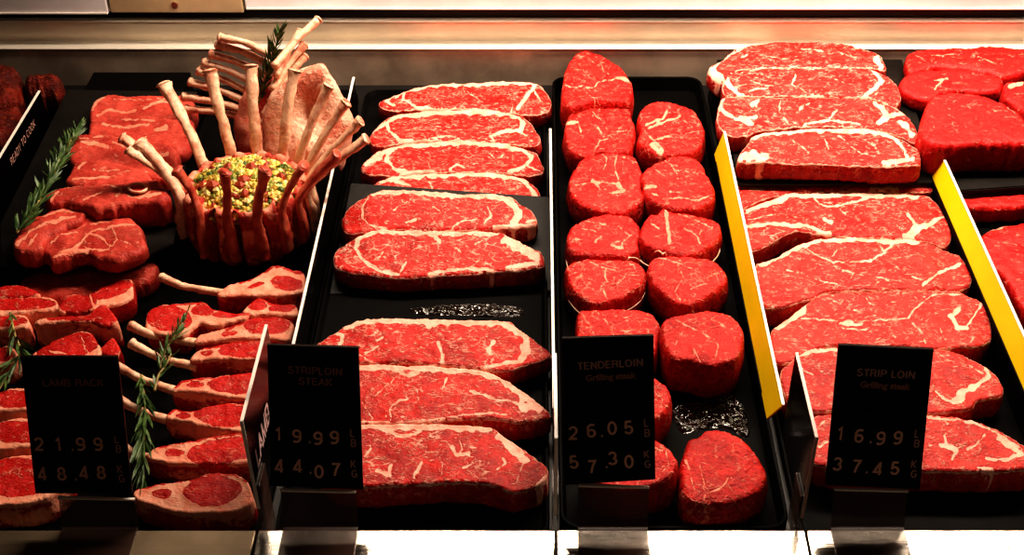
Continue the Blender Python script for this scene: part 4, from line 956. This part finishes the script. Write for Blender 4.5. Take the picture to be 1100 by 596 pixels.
    me = meshof(V, Fc); A = me.attributes.new('tint', 'FLOAT_COLOR', 'POINT'); A.data.foreach_set('color', [x for c in C for x in c+(1,)])
    st = link('stuffing', me, M['stuff'], root); st['kind'] = 'stuff'; st['label'] = 'yellow green herb crumb stuffing'
crown()
# ================================================================= two standing racks behind the crown
def rack(name, label, bones, meat_pts, Ym, mat, thick):
    """bones: (tip px, root px, tip Y, root Y)"""
    c = atY(*meat_pts[0], Ym); pts = [atY(x, y, Ym) for x, y in meat_pts]
    root = empty(name, Vector((sum(p.x for p in pts)/len(pts), Ym, .0046))); tag(root, label, 'rack of lamb', 'standing racks of lamb')
    # meat slab: outline stands upright in the picture, leaning back, rounded towards the viewer
    P = catmull(pts, 5, True); n = len(P); ctr = sum(P, Vector())/n
    V = []; FA = []
    L = 12
    for k in range(L+1):
        u = k/L
        ang = (u-.5)*math.pi; sc = math.cos(ang)**.55 if abs(ang) < 1.57 else 0.02
        dy = -math.sin(ang)*thick
        for p in P:
            q = ctr + (p-ctr)*max(sc, .03) + Vector((0, -dy + (p.z-ctr.z)*.3*1, 0))
            nz = noise.noise(q*40)*.005+noise.noise(q*110)*.002; q += (q-ctr).normalized()*nz
            V.append(q); FA.append(max(0, min(1, .62 + .9*noise.noise(q*28))))
    Fc = [(k*n+i, k*n+(i+1) % n, (k+1)*n+(i+1) % n, (k+1)*n+i) for k in range(L) for i in range(n)]
    Fc.append(tuple(range(n))[::-1]); Fc.append(tuple(L*n+i for i in range(n)))
    bm = bmesh.new(); vs = [bm.verts.new(v) for v in V]
    for f in Fc: bm.faces.new([vs[i] for i in f])
    me = bm_mesh(bm, True)
    A = me.attributes.new('fat', 'FLOAT', 'POINT'); A.data.foreach_set('value', FA)
    A = me.attributes.new('side', 'FLOAT', 'POINT'); A.data.foreach_set('value', [0.0]*len(V))
    m = link('rack_meat', me, mat, root)
    for (tip, rt, yt, yr_) in bones:
        a = atY(*tip, yt); b = atY(*rt, yr_); mid = a.lerp(b, .5)+Vector((0, .003, .002))
        link('rib_bone', bonemesh([a, a.lerp(mid, .2), mid, b], [.0056, .0044, .0038, .005], 10, 6, 1, .3, .3), M['bone'], root)
    return root
FATM = meat('rack fat', (.70, .20, .13), (.82, .36, .25), (.93, .62, .46), marb=.6, vscale=30, thin=.10, fleck=.3, grain=1.2)
rack('standing_lamb_rack', 'standing rack of lamb behind the crown roast, its bones pointing left',
     [((236,40),(290,58),1.30,1.285),((233,48),(290,70),1.30,1.285),((226,58),(285,82),1.298,1.285),((219,67),(284,96),1.296,1.28),((213,76),(282,108),1.293,1.28),((204,88),(280,117),1.29,1.275),
      ((197,104),(278,124),1.285,1.27),((200,117),(276,131),1.28,1.27)],
     [(262,100),(280,88),(300,86),(318,96),(320,125),(312,158),(285,172),(262,168),(252,140),(254,118)], 1.272, M['lamb'], .018)
rack('standing_lamb_rack', 'standing rack of lamb behind the crown roast, its bones pointing up and right',
     [((342,21),(294,72),1.305,1.25),((323,34),(296,82),1.30,1.25),((327,48),(292,96),1.295,1.245),((328,60),(290,110),1.29,1.245),((304,94),(284,124),1.26,1.24),((300,108),(282,134),1.255,1.235)],
     [(284,118),(300,98),(322,84),(344,80),(358,94),(370,112),(378,136),(372,168),(345,186),(305,184),(284,160)], 1.228, FATM, .016)
# ================================================================= ROSEMARY
def sprig(path, label, n=70, nl=.017, r=.0011, spread=1.0, seed=1, taper=True):
    rs = random.Random(seed); P = catmull(path, 10)
    root = empty('rosemary_sprig', sum(P, Vector())/len(P)); tag(root, label, 'rosemary', 'rosemary sprigs')
    v, f = tube(path, [r*1.3, r, r*.6], 6, 8); link('stem', meshof(v, f, True), M['stem'], root)
    V = []; Fc = []
    for k in range(n):
        u = (k+.5)/n; i = min(int(u*(len(P)-1)), len(P)-2); p = P[i].lerp(P[i+1], u*(len(P)-1)-i)
        t = (P[i+1]-P[i]).normalized(); a = rs.uniform(0, 2*math.pi); o1 = t.orthogonal().normalized(); o2 = t.cross(o1)
        out = (o1*math.cos(a)+o2*math.sin(a)); 
        if out.z < -.2: out.z *= -.5
        d = (out*spread + t*rs.uniform(.7, 1.3)).normalized()
        L = nl*rs.uniform(.65, 1.2)*(1 - .45*abs(u-.45) if taper else 1); w = rs.uniform(.0012, .0018)
        sd = d.cross(Vector((rs.uniform(-1, 1), rs.uniform(-1, 1), rs.uniform(-1, 1)))).normalized()
        nn = d.cross(sd)
        q0 = p; q1 = p+d*L*.35; q2 = p+d*L*.75+t*L*.08; q3 = p+d*L*.97+t*L*.2
        o = len(V)
        V += [q0+sd*w*.5, q0-sd*w*.5, q1+sd*w, q1+nn*w*.6, q1-sd*w, q2+sd*w*.8, q2+nn*w*.5, q2-sd*w*.8, q3]
        for q in ((0, 2, 3), (0, 3, 1), (1, 3, 4), (2, 5, 6, 3), (3, 6, 7, 4), (5, 8, 6), (6, 8, 7), (0, 1, 4, 2), (2, 4, 7, 5), (5, 7, 8)): Fc.append(tuple(i+o for i in q))
    link('needles', meshof(V, Fc), M['needle'], root)
    return root
A_ = lambda pts, z: [at(x, y, zz) for (x, y), zz in zip(pts, z if isinstance(z, (list, tuple)) else [z]*len(pts))]
sprig(A_([(18,250),(38,222),(58,185),(68,165),(83,140)], [.070,.074,.074,.074,.072]), 'rosemary sprig on the left board beside the sliced lamb leg', 150, .021, seed=2)
sprig(A_([(11,336),(16,360),(22,378),(12,396),(-4,424)], [.040,.042,.040,.036,.034]), 'rosemary sprig across the loin chops at the left picture edge', 34, .026, seed=3, spread=.5)
sprig(A_([(172,396),(176,380),(186,362),(200,341)], [.030,.032,.036,.036]), 'upper rosemary sprig lying across the rib chop bones', 22, .018, seed=4, spread=.7)
sprig(A_([(166,420),(170,404),(178,392),(184,380)], [.030,.032,.032,.030]), 'short bare rosemary stem tip between the rib bones', 12, .014, seed=5, spread=.8)
sprig(A_([(154,520),(155,480),(156,440),(152,403)][::-1], [.036,.038,.036,.03]), 'lower rosemary sprig spreading downwards beside the LAMB RACK sign', 64, .026, seed=6, spread=.42)
sprig([atY(278,110,1.262), atY(284,88,1.268), atY(293,62,1.272), atY(300,34,1.275)], 'rosemary sprig tucked between the two standing racks of lamb', 80, .020, seed=7, spread=.75)
# ================================================================= wet patches on the trays
def wet(outl, z, label, amp=.0042, s=0, yr=0):
    O = np.array([(p.x, p.y) for p in catmull([(x, y, 0) for x, y in outl], 6, True)])
    x0, y0 = O.min(0); x1, y1 = O.max(0); gx, gy = np.meshgrid(np.arange(x0, x1, 1.6), np.arange(y0, y1, 1.4)); G_ = np.stack([gx.ravel(), gy.ravel()], 1); G_ = G_[inside(G_, O)]
    G_ = G_[dpoly(G_, O, True) > 1]
    P = np.vstack([O, G_]); n = len(O); r = geometry.delaunay_2d_cdt([Vector((p[0], -p[1])) for p in P], [(i, (i+1) % n) for i in range(n)], [], 1, 1e-5)
    P = np.array([(v.x, -v.y) for v in r[0]]); D = dpoly(P, O, True); V = []
    for (x, y), d in zip(P, D):
        p = at(x, y, z); e = min(1, d/3)
        p.z += e*(.0006 + amp*abs(noise.noise(Vector((x*.09, y*.22, 2)))) + amp*.6*abs(noise.noise(Vector((x*.25, y*.5, 6)))))
        V.append(p)
    me = meshof(V, [tuple(f) for f in r[2]], True)
    tag(link('juice_puddle', me, M['wet']), label, 'puddle', kind='stuff')
wet([(724,440),(735,432),(760,430),(776,418),(790,424),(800,440),(806,462),(800,470),(780,460),(750,462),(735,466),(726,455)], .0048, 'glistening meat juice on the bare tray among the tenderloin steaks')
wet([(440,332),(470,328),(520,326),(556,330),(562,338),(545,341),(500,339),(455,338)], .0048, 'glistening meat juice on the tray behind the large striploin steak')
# ================================================================= LIGHT
def area(name, loc, rot, sx, sy, e, col):
    l = bpy.data.lights.new(name, 'AREA'); l.shape = 'RECTANGLE'; l.size = sx; l.size_y = sy; l.energy = e; l.color = col
    o = bpy.data.objects.new(name, l); COL.objects.link(o); o.location = loc; o.rotation_euler = rot; return o
area('case_lamp', (.27, 1.36, .70), (math.radians(-14), 0, 0), 1.2, .08, 13, (1, .83, .67))
area('rear_lamp', (.55, 1.62, .98), (math.radians(-42), 0, 0), 1.5, .22, 6, (1, .83, .66))
area('room_fill', (.1, -.3, 1.6), (math.radians(38), 0, 0), 1.6, .8, 1.0, (1, .70, .5))
area('wall_fill', (.35, 1.37, .21), (math.radians(60), 0, 0), 1.7, .02, 1.1, (1, .86, .70))  # added fill to brighten the back wall, no fitting there
w = bpy.data.worlds.new('world'); bpy.context.scene.world = w; w.use_nodes = True
w.node_tree.nodes['Background'].inputs[0].default_value = (.9, .55, .4, 1); w.node_tree.nodes['Background'].inputs[1].default_value = .012
sc = bpy.context.scene; sc.view_settings.view_transform = 'Standard'; sc.view_settings.exposure = 0.0
try: sc.view_settings.look = 'High Contrast'
except Exception: pass
